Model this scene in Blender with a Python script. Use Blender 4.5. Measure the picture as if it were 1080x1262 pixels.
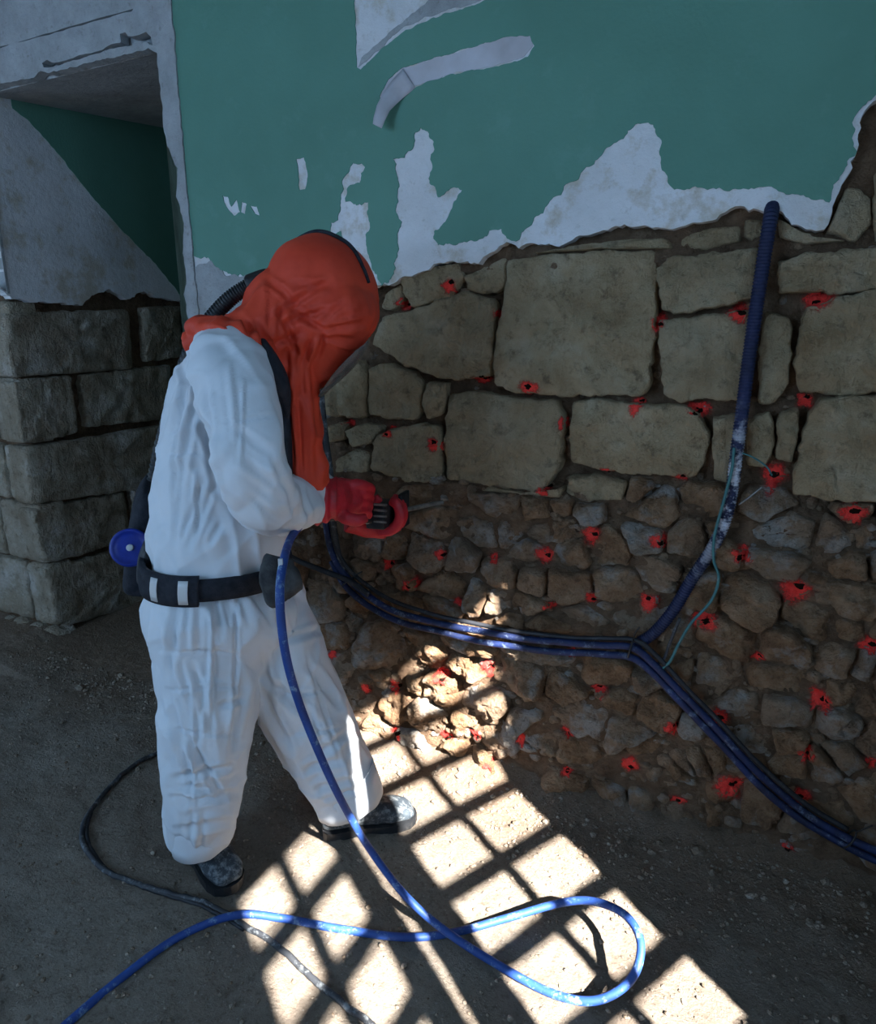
import bpy, bmesh, math, random
from mathutils import Vector, Matrix, noise
from mathutils.bvhtree import BVHTree

for o in list(bpy.data.objects):
    bpy.data.objects.remove(o, do_unlink=True)
SC = bpy.context.scene
COL = SC.collection
rnd = random.Random(7)

# ------------------------------------------------------------------ camera
# World: stone wall in the plane y=0 (room on the -y side), x to the right along it, z up.
F = 835.0
TH = math.radians(14.5)
AZ = math.radians(25.8)
CAM = Vector((0, -1.947, 1.47))
FW = Vector((-math.sin(AZ) * math.cos(TH), math.cos(AZ) * math.cos(TH), -math.sin(TH)))
RT = Vector((math.cos(AZ), math.sin(AZ), 0))
UP = RT.cross(FW)
cd = bpy.data.cameras.new('camera')
cd.sensor_fit = 'HORIZONTAL'
cd.sensor_width = 36
cd.lens = 36 * F / 1080
cam = bpy.data.objects.new('camera', cd)
COL.objects.link(cam)
cam.matrix_world = Matrix(((RT.x, UP.x, -FW.x, CAM.x), (RT.y, UP.y, -FW.y, CAM.y), (RT.z, UP.z, -FW.z, CAM.z), (0, 0, 0, 1)))
SC.camera = cam

# ------------------------------------------------------------------ light
SC.view_settings.view_transform = 'Standard'
SC.view_settings.look = 'None'
SC.view_settings.gamma = 1
SC.view_settings.use_curve_mapping = False
SC.view_settings.exposure = 0.0

w = bpy.data.worlds.new('sky')
SC.world = w
w.use_nodes = True
bg = w.node_tree.nodes['Background']
bg.inputs[0].default_value = (0.45, 0.62, 0.95, 1)
bg.inputs[1].default_value = 1.0

SUN_EL = math.radians(40)
SD = Vector((-0.82 * math.cos(SUN_EL), 0.57 * math.cos(SUN_EL), -math.sin(SUN_EL))).normalized()


def lamp(name, kind, loc, direction, energy, color, **kw):
    d = bpy.data.lights.new(name, kind)
    d.energy = energy
    d.color = color
    for k, v in kw.items():
        setattr(d, k, v)
    o = bpy.data.objects.new(name, d)
    COL.objects.link(o)
    o.location = loc
    o.rotation_euler = Vector(direction).to_track_quat('-Z', 'Y').to_euler()
    return o


lamp('sun', 'SUN', (6, -5, 6), SD, 52.0, (1.0, 0.97, 0.92), angle=math.radians(0.6))
# daylight in the three openings of the room, all outside the frame
lamp('doorway_daylight', 'AREA', (-2.3, -4.15, 1.95), (0.22, 1, -0.12), 58, (0.37, 0.65, 1.0), shape='RECTANGLE', size=1.7, size_y=1.5)
lamp('window_daylight', 'AREA', (1.22, -1.9, 1.75), (-1, 0.25, -0.12), 29, (0.40, 0.67, 1.0), shape='RECTANGLE', size=1.3, size_y=1.6)
lamp('side_door_daylight', 'AREA', (-5.05, -1.9, 1.3), (1, 0.1, -0.25), 22, (0.37, 0.65, 1.0), shape='RECTANGLE', size=1.2, size_y=2.2)


# ------------------------------------------------------------------ pixel helpers (1080 x 1262 frame -> points in the room)
def ray(x, y):
    return FW + RT * ((x - 540) / F) + UP * ((631 - y) / F)


def aty(x, y, Y=0.0):
    d = ray(x, y)
    return CAM + d * ((Y - CAM.y) / d.y)


def atx(x, y, X):
    d = ray(x, y)
    return CAM + d * ((X - CAM.x) / d.x)


def atz(x, y, Z=0.0):
    d = ray(x, y)
    return CAM + d * ((Z - CAM.z) / d.z)


def fbm(p, sc=1.0, oc=4):
    return noise.fractal(Vector(p) * sc, 0.9, 2.0, oc)


# ------------------------------------------------------------------ materials
MATS = {}


class NT:
    def __init__(self, name, rough=0.9, spec=0.2):
        m = bpy.data.materials.new(name)
        m.use_nodes = True
        self.m = m
        self.t = m.node_tree
        self.b = self.t.nodes['Principled BSDF']
        self.b.inputs['Roughness'].default_value = rough
        self.b.inputs['Specular IOR Level'].default_value = spec
        self.co = self.n('ShaderNodeTexCoord').outputs['Object']
        MATS[name] = m

    def n(self, kind, **kw):
        x = self.t.nodes.new(kind)
        for k, v in kw.items():
            setattr(x, k, v)
        return x

    def l(self, a, b):
        self.t.links.new(a, b)

    def world(self):
        g = self.n('ShaderNodeNewGeometry')
        self.co = g.outputs['Position']

    def mapping(self, scale=(1, 1, 1), rot=(0, 0, 0)):
        mp = self.n('ShaderNodeMapping')
        mp.inputs['Scale'].default_value = scale
        mp.inputs['Rotation'].default_value = rot
        self.l(self.co, mp.inputs['Vector'])
        return mp.outputs[0]

    def noise(self, scale, detail=5, rough=0.6, vec=None, dist=0.0):
        x = self.n('ShaderNodeTexNoise')
        x.inputs['Scale'].default_value = scale
        x.inputs['Detail'].default_value = detail
        x.inputs['Roughness'].default_value = rough
        x.inputs['Distortion'].default_value = dist
        self.l(vec or self.co, x.inputs['Vector'])
        return x.outputs['Fac']

    def voro(self, scale, feature='F1', vec=None):
        x = self.n('ShaderNodeTexVoronoi', feature=feature)
        x.inputs['Scale'].default_value = scale
        self.l(vec or self.co, x.inputs['Vector'])
        return x.outputs['Distance']

    def ramp(self, fac, stops):
        r = self.n('ShaderNodeValToRGB')
        e = r.color_ramp.elements
        while len(e) < len(stops):
            e.new(0.5)
        for k, (p, c) in enumerate(stops):
            e[k].position = p
            if isinstance(c, (int, float)):
                c = (c, c, c)
            e[k].color = (*c, 1)
        self.l(fac, r.inputs[0])
        return r.outputs[0]

    def mix(self, fac, a, b, blend='MIX'):
        x = self.n('ShaderNodeMix', data_type='RGBA', blend_type=blend)
        if isinstance(fac, (int, float)):
            x.inputs[0].default_value = fac
        else:
            self.l(fac, x.inputs[0])
        for k, v in ((6, a), (7, b)):
            if isinstance(v, tuple):
                x.inputs[k].default_value = (*v, 1)
            else:
                self.l(v, x.inputs[k])
        return x.outputs[2]

    def math(self, op, a, b=0.5):
        x = self.n('ShaderNodeMath', operation=op)
        for k, v in ((0, a), (1, b)):
            if isinstance(v, (int, float)):
                x.inputs[k].default_value = v
            else:
                self.l(v, x.inputs[k])
        return x.outputs[0]

    def rand(self):
        return self.n('ShaderNodeObjectInfo').outputs['Random']

    def col(self, c):
        if isinstance(c, tuple):
            self.b.inputs['Base Color'].default_value = (*c, 1)
        else:
            self.l(c, self.b.inputs['Base Color'])

    def bump(self, h, strength=0.5, dist=0.01):
        x = self.n('ShaderNodeBump')
        x.inputs['Strength'].default_value = strength
        x.inputs['Distance'].default_value = dist
        self.l(h, x.inputs['Height'])
        self.l(x.outputs[0], self.b.inputs['Normal'])


# dressed limestone
def mat_ashlar(name, c1, c2, c3):
    a = NT(name, 0.92)
    a.world()
    n1 = a.noise(5, 6, 0.65)
    base = a.ramp(n1, [(0.3, c1), (0.52, c2), (0.7, c3)])
    n2 = a.noise(23, 6, 0.7)
    base = a.mix(a.ramp(n2, [(0.30, 0.7), (0.46, 0.0)]), base, (0.09, 0.065, 0.04))
    base = a.mix(a.math('MULTIPLY', a.rand(), 0.30), base, (0.36, 0.30, 0.20))
    tool = a.noise(26, 4, 0.6, a.mapping((1, 1, 0.30), (0, math.radians(35), 0)), 0.6)
    h = a.mix(0.45, tool, a.noise(60, 6, 0.7))
    h = a.mix(0.35, h, a.noise(12, 5, 0.65))
    a.col(base)
    a.bump(h, 1.0, 0.075)


mat_ashlar('ashlar_limestone', (0.27, 0.18, 0.095), (0.44, 0.335, 0.205), (0.53, 0.44, 0.31))
mat_ashlar('pier_limestone', (0.25, 0.19, 0.13), (0.42, 0.355, 0.275), (0.66, 0.62, 0.57))

# brown rubble
a = NT('rubble_stone', 0.95)
a.world()
n1 = a.noise(11, 6, 0.7)
base = a.ramp(n1, [(0.3, (0.17, 0.085, 0.043)), (0.48, (0.38, 0.225, 0.125)), (0.68, (0.54, 0.38, 0.25))])
base = a.mix(a.ramp(a.rand(), [(0.35, 0.0), (1.0, 0.6)]), base, (0.36, 0.29, 0.22))
lime = a.ramp(a.math('ADD', a.noise(9, 5, 0.6), a.math('MULTIPLY', a.rand(), 0.16)), [(0.62, 0.0), (0.75, 0.8)])
base = a.mix(lime, base, (0.55, 0.52, 0.48))
base = a.mix(a.ramp(a.noise(40, 5, 0.7), [(0.3, 0.6), (0.45, 0.0)]), base, (0.10, 0.055, 0.03))
a.col(base)
a.bump(a.mix(0.5, a.noise(30, 7, 0.75), a.noise(85, 5, 0.7)), 1.0, 0.075)

# earthy mortar
a = NT('earth_mortar', 1.0)
a.world()
a.col(a.ramp(a.noise(14, 6, 0.7), [(0.3, (0.11, 0.065, 0.038)), (0.55, (0.23, 0.145, 0.09)), (0.75, (0.33, 0.23, 0.15))]))
a.bump(a.mix(0.5, a.noise(40, 7, 0.75), a.noise(110, 5, 0.7)), 1.0, 0.045)

# earth floor
a = NT('earth_floor', 1.0)
a.world()
c = a.ramp(a.noise(2.2, 6, 0.65), [(0.3, (0.20, 0.155, 0.12)), (0.5, (0.29, 0.24, 0.19)), (0.72, (0.37, 0.32, 0.265))])
sx = a.n('ShaderNodeSeparateXYZ')
a.l(a.co, sx.inputs[0])
soil = a.math('ADD', a.math('MULTIPLY', sx.outputs['Y'], 1.1), a.math('MULTIPLY', a.noise(3.5, 5, 0.65), 1.2))
c = a.mix(a.ramp(soil, [(0.1, 0.0), (0.62, 0.75)]), c, (0.25, 0.165, 0.105))
c = a.mix(a.ramp(a.noise(55, 5, 0.7), [(0.32, 0.6), (0.5, 0.0)]), c, (0.13, 0.09, 0.065))
c = a.mix(a.ramp(a.voro(70), [(0.10, 0.55), (0.2, 0.0)]), c, (0.44, 0.40, 0.35))
a.col(c)
a.bump(a.mix(0.5, a.noise(38, 7, 0.75), a.noise(120, 6, 0.75)), 1.0, 0.03)

a = NT('soil_clod', 1.0)
a.world()
a.col(a.ramp(a.noise(30, 2), [(0.35, (0.16, 0.115, 0.08)), (0.65, (0.33, 0.275, 0.22))]))
a.bump(a.noise(60, 5, 0.7), 0.8, 0.01)

# plaster coats
a = NT('white_plaster', 0.9)
a.world()
c = a.ramp(a.noise(4, 6, 0.6), [(0.3, (0.55, 0.55, 0.55)), (0.6, (0.70, 0.70, 0.72)), (0.8, (0.76, 0.76, 0.78))])
c = a.mix(a.ramp(a.noise(6.5, 6, 0.7), [(0.50, 0.0), (0.62, 0.65)]), c, (0.42, 0.35, 0.24))
c = a.mix(a.ramp(a.noise(30, 5, 0.7), [(0.26, 0.5), (0.4, 0.0)]), c, (0.30, 0.28, 0.25))
a.col(c)
a.bump(a.noise(35, 6, 0.7), 0.6, 0.008)

a = NT('grey_plaster', 0.93)
a.world()
c = a.ramp(a.noise(7, 7, 0.7), [(0.3, (0.26, 0.27, 0.27)), (0.6, (0.38, 0.39, 0.40)), (0.8, (0.46, 0.47, 0.49))])
c = a.mix(a.ramp(a.noise(38, 5, 0.7), [(0.28, 0.6), (0.42, 0.0)]), c, (0.16, 0.15, 0.13))
a.col(c)
a.bump(a.noise(35, 6, 0.7), 0.8, 0.008)

a = NT('green_paint', 0.62, 0.35)
a.world()
c = a.ramp(a.noise(1.6, 5, 0.6), [(0.3, (0.085, 0.21, 0.155)), (0.6, (0.105, 0.255, 0.195)), (0.8, (0.125, 0.29, 0.23))])
c = a.mix(a.ramp(a.noise(5, 6, 0.7), [(0.58, 0.0), (0.75, 0.35)]), c, (0.20, 0.36, 0.31))
a.col(c)
a.bump(a.noise(90, 4, 0.6), 0.25, 0.004)

a = NT('lining_paper', 0.9)
a.world()
a.col(a.ramp(a.noise(7, 4), [(0.3, (0.42, 0.40, 0.42)), (0.7, (0.58, 0.57, 0.62))]))

a = NT('ceiling_limewash', 0.95)
a.world()
a.col(a.ramp(a.noise(3, 5), [(0.3, (0.22, 0.22, 0.21)), (0.7, (0.30, 0.30, 0.29))]))
a.bump(a.noise(30, 5), 0.5, 0.01)

a = NT('old_green_wood', 0.7)
a.world()
c = a.ramp(a.noise(8, 6, 0.7, a.mapping((4, 4, 0.4))), [(0.3, (0.07, 0.09, 0.065)), (0.7, (0.16, 0.20, 0.15))])
a.col(c)
a.bump(a.noise(40, 5, 0.6, a.mapping((3, 3, 0.3))), 0.6, 0.01)

# sprayed marker
a = NT('red_marker_paint', 0.6, 0.2)
a.world()
a.col(a.ramp(a.noise(60, 4, 0.7), [(0.3, (0.85, 0.03, 0.025)), (0.7, (1.0, 0.09, 0.07))]))
at_ = a.n('ShaderNodeAttribute')
at_.attribute_name = 'cover'
al = a.math('ADD', at_.outputs['Fac'], a.math('MULTIPLY', a.math('SUBTRACT', a.noise(150, 5, 0.75), 0.5), 1.5))
a.l(a.ramp(al, [(0.15, 0.0), (0.75, 1.0)]), a.b.inputs['Alpha'])
a.bump(a.noise(85, 5, 0.7), 0.7, 0.03)
a = NT('hole_shade', 1.0, 0.0)
a.col((0.012, 0.007, 0.005))  # near-black colour standing in for the shade inside a drilled hole

# worker
a = NT('coverall_fabric', 0.72, 0.25)
a.world()
c = a.ramp(a.noise(3, 5, 0.6), [(0.3, (0.60, 0.63, 0.67)), (0.6, (0.68, 0.71, 0.75))])
c = a.mix(a.ramp(a.noise(9, 6, 0.7), [(0.62, 0.0), (0.8, 0.3)]), c, (0.58, 0.55, 0.52))
a.col(c)
def ridged(a, scale, vec):
    x = a.n('ShaderNodeTexNoise', noise_type='RIDGED_MULTIFRACTAL')
    x.inputs['Scale'].default_value = scale
    x.inputs['Detail'].default_value = 2.0
    x.inputs['Roughness'].default_value = 0.4
    x.inputs['Distortion'].default_value = 0.5
    a.l(vec, x.inputs['Vector'])
    return x.outputs['Fac']


h = a.mix(0.5, ridged(a, 7, a.mapping((1, 1, 0.45), (0.3, 0.5, 0))), ridged(a, 10, a.mapping((0.5, 0.5, 1.0), (0.5, -0.4, 0))))
a.bump(h, 0.35, 0.012)

a = NT('orange_hood_fabric', 0.6, 0.3)
a.world()
a.col(a.ramp(a.noise(7, 5, 0.6), [(0.3, (0.52, 0.040, 0.018)), (0.7, (0.72, 0.070, 0.030))]))
a.bump(ridged(a, 9, a.mapping((1, 1, 0.7), (0.4, 0.3, 0))), 0.35, 0.012)

a = NT('red_glove_rubber', 0.5, 0.4)
a.world()
a.col(a.mix(a.ramp(a.noise(22, 5, 0.7), [(0.35, 0.5), (0.5, 0.0)]), (0.55, 0.018, 0.03), (0.20, 0.02, 0.02)))
a.bump(a.noise(70, 4), 0.3, 0.006)

a = NT('black_rubber', 0.5, 0.4)
a.world()
a.col(a.mix(a.ramp(a.noise(25, 5, 0.7), [(0.5, 0.0), (0.7, 0.6)]), (0.012, 0.013, 0.015), (0.07, 0.065, 0.06)))
a.bump(a.noise(60, 4), 0.3, 0.004)
a = NT('black_webbing', 0.8, 0.2)
a.world()
a.col(a.ramp(a.noise(40, 3), [(0.3, (0.010, 0.012, 0.018)), (0.7, (0.030, 0.033, 0.042))]))
a.bump(a.noise(200, 2), 0.4, 0.003)
a = NT('reflective_tape', 0.4, 0.5)
a.col((0.55, 0.56, 0.56))
a.bump(a.noise(300, 2), 0.2, 0.002)
a = NT('grey_pouch', 0.8)
a.world()
a.col(a.ramp(a.noise(30, 5), [(0.3, (0.018, 0.02, 0.022)), (0.7, (0.075, 0.075, 0.075))]))
a.bump(a.noise(40, 4), 0.5, 0.006)
a = NT('blue_plastic', 0.4, 0.5)
a.world()
a.col(a.ramp(a.noise(30, 4), [(0.3, (0.006, 0.02, 0.20)), (0.7, (0.01, 0.035, 0.32))]))
a = NT('boot_leather', 0.6, 0.35)
a.world()
a.col(a.mix(a.ramp(a.noise(45, 6, 0.75), [(0.48, 0.0), (0.62, 0.8)]), (0.03, 0.04, 0.05), (0.22, 0.24, 0.25)))
a.bump(a.noise(50, 5, 0.7), 0.5, 0.006)
a = NT('visor_film', 0.12, 0.5)
a.col((0.13, 0.135, 0.14))
a.b.inputs['Alpha'].default_value = 0.6
a = NT('skin', 0.6)
a.col(a.mix(a.noise(20), (0.42, 0.24, 0.17), (0.5, 0.3, 0.22)))
a = NT('dull_metal', 0.45, 0.5)
a.world()
a.col(a.ramp(a.noise(40, 5), [(0.3, (0.10, 0.09, 0.08)), (0.7, (0.30, 0.28, 0.25))]))
a.b.inputs['Metallic'].default_value = 0.5


def mat_hose(name, c1, c2, dust, rough=0.4, lo=0.56, lime=None):
    a = NT(name, rough, 0.4)
    a.world()
    c = a.ramp(a.noise(12, 4), [(0.3, c1), (0.7, c2)])
    c = a.mix(a.ramp(a.noise(32, 6, 0.75), [(lo, 0.0), (lo + 0.12, 0.8)]), c, dust)
    if lime:                    # lime plaster splashed over one stretch
        sx = a.n('ShaderNodeSeparateXYZ')
        a.l(a.co, sx.inputs[0])
        band_ = a.ramp(a.math('DIVIDE', sx.outputs['Z'], 2.0), [(lime[0] / 2 - 0.06, 0.0), (lime[0] / 2 + 0.05, 1.0), (lime[1] / 2 - 0.04, 1.0), (lime[1] / 2 + 0.05, 0.0)])
        k_ = a.math('MULTIPLY', band_, a.ramp(a.noise(26, 5, 0.7), [(0.46, 0.0), (0.58, 1.0)]))
        c = a.mix(k_, c, (0.55, 0.56, 0.62))
    a.col(c)
    a.bump(a.noise(80, 4), 0.2, 0.004)


mat_hose('blue_hose', (0.012, 0.042, 0.19), (0.022, 0.075, 0.30), (0.25, 0.38, 0.50), 0.55, 0.55)
mat_hose('blue_conduit', (0.003, 0.006, 0.022), (0.007, 0.020, 0.095), (0.17, 0.22, 0.31), 0.6, 0.55)
mat_hose('navy_conduit', (0.006, 0.010, 0.035), (0.010, 0.018, 0.07), (0.10, 0.10, 0.13), 0.6, 0.60, (0.92, 1.22))
mat_hose('black_cable', (0.008, 0.009, 0.012), (0.02, 0.022, 0.028), (0.14, 0.13, 0.13), 0.55, 0.58)
mat_hose('dusty_black_cable', (0.02, 0.022, 0.026), (0.045, 0.048, 0.055), (0.25, 0.27, 0.28), 0.6, 0.52)
mat_hose('teal_wire', (0.03, 0.12, 0.13), (0.06, 0.18, 0.18), (0.35, 0.35, 0.33), 0.6, 0.58)
a = NT('lime_splash', 0.95)
a.col((0.62, 0.62, 0.66))
a.bump(a.noise(60, 5), 0.6, 0.006)


# ------------------------------------------------------------------ object helpers
def mesh_obj(name, verts, faces, mat, parent=None, smooth=True, origin=None):
    par = Vector(parent.matrix_basis.translation) if parent else Vector()
    if parent and parent.parent:
        par = par + Vector(parent.parent.matrix_basis.translation)
    org = Vector(origin) if origin is not None else par
    me = bpy.data.meshes.new(name)
    me.from_pydata([Vector(v) - org for v in verts], [], faces)
    me.validate()
    me.update()
    if smooth:
        me.polygons.foreach_set('use_smooth', [True] * len(me.polygons))
    if isinstance(mat, str):
        mat = MATS[mat]
    me.materials.append(mat)
    o = bpy.data.objects.new(name, me)
    COL.objects.link(o)
    o.location = org - par
    if parent:
        o.parent = parent
    return o


def tag(o, label=None, cat=None, group=None, kind=None):
    if label:
        o['label'] = label
    if cat:
        o['category'] = cat
    if group:
        o['group'] = group
    if kind:
        o['kind'] = kind
    return o


def empty(name, loc):
    o = bpy.data.objects.new(name, None)
    o.empty_display_size = 0.1
    COL.objects.link(o)
    o.location = loc
    return o


def box(x0, x1, y0, y1, z0, z1):
    v = [(x, y, z) for z in (z0, z1) for y in (y0, y1) for x in (x0, x1)]
    f = [(0, 2, 3, 1), (4, 5, 7, 6), (0, 1, 5, 4), (2, 6, 7, 3), (0, 4, 6, 2), (1, 3, 7, 5)]
    return v, f


def merge(parts):
    V, Fc = [], []
    for v, f in parts:
        k = len(V)
        V += list(v)
        Fc += [tuple(i + k for i in q) for q in f]
    return V, Fc


def bevel_box(x0, x1, y0, y1, z0, z1, b=0.005, seg=2):
    bm = bmesh.new()
    v, f = box(x0, x1, y0, y1, z0, z1)
    vs = [bm.verts.new(q) for q in v]
    for q in f:
        bm.faces.new([vs[i] for i in q])
    bmesh.ops.bevel(bm, geom=list(bm.edges), offset=b, segments=seg, profile=0.6, affect='EDGES')
    bm.verts.index_update()
    V = [tuple(q.co) for q in bm.verts]
    Fc = [tuple(q.index for q in fc.verts) for fc in bm.faces]
    bm.free()
    return V, Fc


def spline(pts, n):
    """Catmull-Rom through pts (any vectors as tuples), about n samples per span"""
    P = [Vector(p) for p in pts]
    P = [P[0] * 2 - P[1]] + P + [P[-1] * 2 - P[-2]]
    out = []
    for i in range(1, len(P) - 2):
        a, b, c, d = P[i - 1], P[i], P[i + 1], P[i + 2]
        for k in range(n):
            t = k / n
            out.append(0.5 * ((2 * b) + (c - a) * t + (2 * a - 5 * b + 4 * c - d) * t * t + (3 * b - a - 3 * c + d) * t ** 3))
    out.append(P[-2])
    return out


def sweep(pts, radius, sides=10, cap=True):
    """tube along points; radius a number or f(index)"""
    V, Fc = [], []
    n = len(pts)
    ref = None
    for i, p in enumerate(pts):
        t = (pts[min(i + 1, n - 1)] - pts[max(i - 1, 0)]).normalized()
        if ref is None:
            ref = Vector((0, 0, 1)) if abs(t.z) < 0.9 else Vector((1, 0, 0))
        ref = (ref - t * ref.dot(t)).normalized()
        b = t.cross(ref)
        r = radius(i) if callable(radius) else radius
        for k in range(sides):
            q = 2 * math.pi * k / sides
            V.append(p + ref * (r * math.cos(q)) + b * (r * math.sin(q)))
    for i in range(n - 1):
        for k in range(sides):
            k2 = (k + 1) % sides
            Fc.append((i * sides + k, i * sides + k2, (i + 1) * sides + k2, (i + 1) * sides + k))
    if cap:
        Fc.append(tuple(range(sides))[::-1])
        Fc.append(tuple((n - 1) * sides + k for k in range(sides)))
    return V, Fc


def rough_line(pts, step=0.012, amp=0.004, seed=0.0):
    """subdivide a closed 2D outline and roughen it"""
    out = []
    n = len(pts)
    for i in range(n):
        a, b = Vector(pts[i]).to_2d(), Vector(pts[(i + 1) % n]).to_2d()
        L = (b - a).length
        k = max(1, min(60, int(L / step)))
        nrm = Vector((-(b - a).y, (b - a).x)) / max(L, 1e-6)
        for j in range(k):
            p = a.lerp(b, j / k)
            d = noise.fractal(Vector((p.x * 28, p.y * 28, seed)), 0.8, 2.0, 4) * amp * 1.6
            out.append(p + nrm * d)
    return out


def sheet(name, loops, conv, w0, w1, mat, parent):
    """flat slab from 2D outlines (first outer, others holes); conv(u, v, w) -> world"""
    cu = bpy.data.curves.new(name, 'CURVE')
    cu.dimensions = '2D'
    cu.fill_mode = 'BOTH'
    cu.extrude = abs(w1 - w0) / 2
    for lp in loops:
        s = cu.splines.new('POLY')
        s.points.add(len(lp) - 1)
        for q, p in zip(s.points, lp):
            q.co = (p[0], p[1], 0, 1)
        s.use_cyclic_u = True
    ob = bpy.data.objects.new(name, cu)
    COL.objects.link(ob)
    dg = bpy.context.evaluated_depsgraph_get()
    me = bpy.data.meshes.new_from_object(ob.evaluated_get(dg))
    V = [conv(q.co.x, q.co.y, (w0 + w1) / 2 + q.co.z) for q in me.vertices]
    Fc = [tuple(p.vertices) for p in me.polygons]
    bpy.data.objects.remove(ob)
    bpy.data.meshes.remove(me)
    return mesh_obj(name, V, Fc, mat, parent, smooth=False)


def remesh(parts, voxel, smooth=6, factor=0.5):
    """union of closed lofts into one continuous skin"""
    V, Fc = merge(parts)
    me = bpy.data.meshes.new('tmp')
    me.from_pydata([tuple(v) for v in V], [], Fc)
    me.update()
    ob = bpy.data.objects.new('tmp', me)
    COL.objects.link(ob)
    bm = bmesh.new()
    bm.from_mesh(me)
    bmesh.ops.recalc_face_normals(bm, faces=bm.faces)
    bm.to_mesh(me)
    bm.free()
    m = ob.modifiers.new('r', 'REMESH')
    m.mode = 'VOXEL'
    m.voxel_size = voxel
    if smooth:
        s = ob.modifiers.new('s', 'SMOOTH')
        s.iterations = smooth
        s.factor = factor
    dg = bpy.context.evaluated_depsgraph_get()
    out = bpy.data.meshes.new_from_object(ob.evaluated_get(dg))
    bpy.data.objects.remove(ob)
    bpy.data.meshes.remove(me)
    V = [v.co.copy() for v in out.vertices]
    N = [v.normal.copy() for v in out.vertices]
    Fc = [tuple(p.vertices) for p in out.polygons]
    bpy.data.meshes.remove(out)
    return V, N, Fc


# ------------------------------------------------------------------ stones
BV_V, BV_F = [], []          # everything the spray marks are draped on


def collect(V, Fc):
    k = len(BV_V)
    BV_V.extend([Vector(v) for v in V])
    BV_F.extend([tuple(i + k for i in f) for f in Fc])


def resample(poly, n):
    P = [Vector(p) for p in poly]
    L = [(P[(i + 1) % len(P)] - P[i]).length for i in range(len(P))]
    tot = sum(L)
    out = []
    i, acc = 0, 0.0
    for k in range(n):
        s = tot * k / n
        while acc + L[i] < s and i < len(P) - 1:
            acc += L[i]
            i += 1
        out.append(P[i].lerp(P[(i + 1) % len(P)], (s - acc) / max(L[i], 1e-9)))
    return out


def stone(name, poly, conv, mat, parent, depth=0.02, back=-0.09, dome=0.3, amp=0.006, n=56, edge=0.010, seed=0.0, tilt=0.0, tool=False, grow=0.0):
    """poly: (u, v) outline on a wall; conv(u, v, w) -> world, w outwards"""
    R = resample([(p[0], p[1], 0) for p in poly], n)
    R = [R[i] * 0.72 + (R[i - 1] + R[(i + 1) % n]) * 0.14 for i in range(n)]
    c = sum(R, Vector()) / n
    size = sum((p - c).length for p in R) / n
    R = [p + (p - c).normalized() * (grow + noise.fractal(Vector((p.x * 26, p.y * 26, seed + 3)), 0.7, 2, 4) * min(0.009, size * 0.11)) for p in R]
    e1 = 1.0 - 0.9 * edge / size
    rings = [(1.0, 0), (1.0, 1), (1.0 - 0.3 * edge / size, 2), (e1, 3)]
    m_ = 9 if size > 0.08 else 6
    for k in range(1, m_):
        rings.append((e1 * (1 - k / m_), 3))
    V, Fc = [], []
    tx, tz = rnd.uniform(-1, 1) * tilt, rnd.uniform(-1, 1) * tilt
    ca, sa = math.cos(0.9 + seed), math.sin(0.9 + seed)

    def relief(q):
        h = noise.fractal(Vector((q.x * 15, q.y * 15, seed)), 0.8, 2, 5) * amp * 1.5
        if tool:
            a_, b_ = q.x * ca + q.y * sa, -q.x * sa + q.y * ca
            h += amp * 0.8 * (abs(noise.noise(Vector((a_ * 52, b_ * 15, seed + 9)))) - 0.25)
            d = noise.noise(Vector((q.x * 34, q.y * 34, seed + 20)))
            h -= amp * 1.6 * max(0.0, d - 0.38)
        else:
            dd = noise.voronoi(Vector((q.x * 17, q.y * 21, seed)))[0]
            h += amp * 1.1 * (0.5 - dd[0] * 1.2)
            h += amp * 0.7 * noise.noise(Vector((q.x * 60, q.y * 60, seed)))
        return h

    for j, (s, kind) in enumerate(rings):
        for p in R:
            q = c + (p - c) * s
            ww = depth + dome * size * 0.35 * (1 - min(1, s / e1) ** 2)
            h = relief(q)
            if kind == 0:
                ww = back
            elif kind == 1:
                ww += -edge * 2.2 + h * 0.5
            elif kind == 2:
                ww += -edge * 0.6 + h * 0.8
            else:
                ww += h
            if kind:
                ww += ((q.x - c.x) * tx + (q.y - c.y) * tz)
            V.append(conv(q.x, q.y, ww))
    nr = len(rings)
    for j in range(nr - 1):
        for k in range(n):
            k2 = (k + 1) % n
            Fc.append((j * n + k, j * n + k2, (j + 1) * n + k2, (j + 1) * n + k))
    V.append(conv(c.x, c.y, depth + dome * size * 0.35 + relief(c)))
    for k in range(n):
        Fc.append(((nr - 1) * n + k, (nr - 1) * n + (k + 1) % n, len(V) - 1))
    o = mesh_obj(name, V, Fc, mat, parent, True, conv(c.x, c.y, depth))
    collect(V, Fc)
    return o


def clip(poly, p, nrm):
    """keep the part of poly on the side where (q-p).nrm < 0"""
    out = []
    for i in range(len(poly)):
        a_, b_ = poly[i], poly[(i + 1) % len(poly)]
        da, db = (a_ - p).dot(nrm), (b_ - p).dot(nrm)
        if da <= 0:
            out.append(a_)
        if da * db < 0:
            out.append(a_.lerp(b_, da / (da - db)))
    return out


def W(u, v, w_=0.0):            # main wall: u=x, v=z, w towards the room
    return Vector((u, -w_, v))


XR = -3.0


def WR(u, v, w_=0.0):           # left reveal: u=y (into the wall), w towards +x
    return Vector((XR + w_, u, v))


def uvw(pts, Y=0.0):
    return [(q.x, q.z) for q in (aty(x, y, Y) for x, y in pts)]


def uvr(pts):
    return [(q.y, q.z) for q in (atx(x, y, XR) for x, y in pts)]


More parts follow.
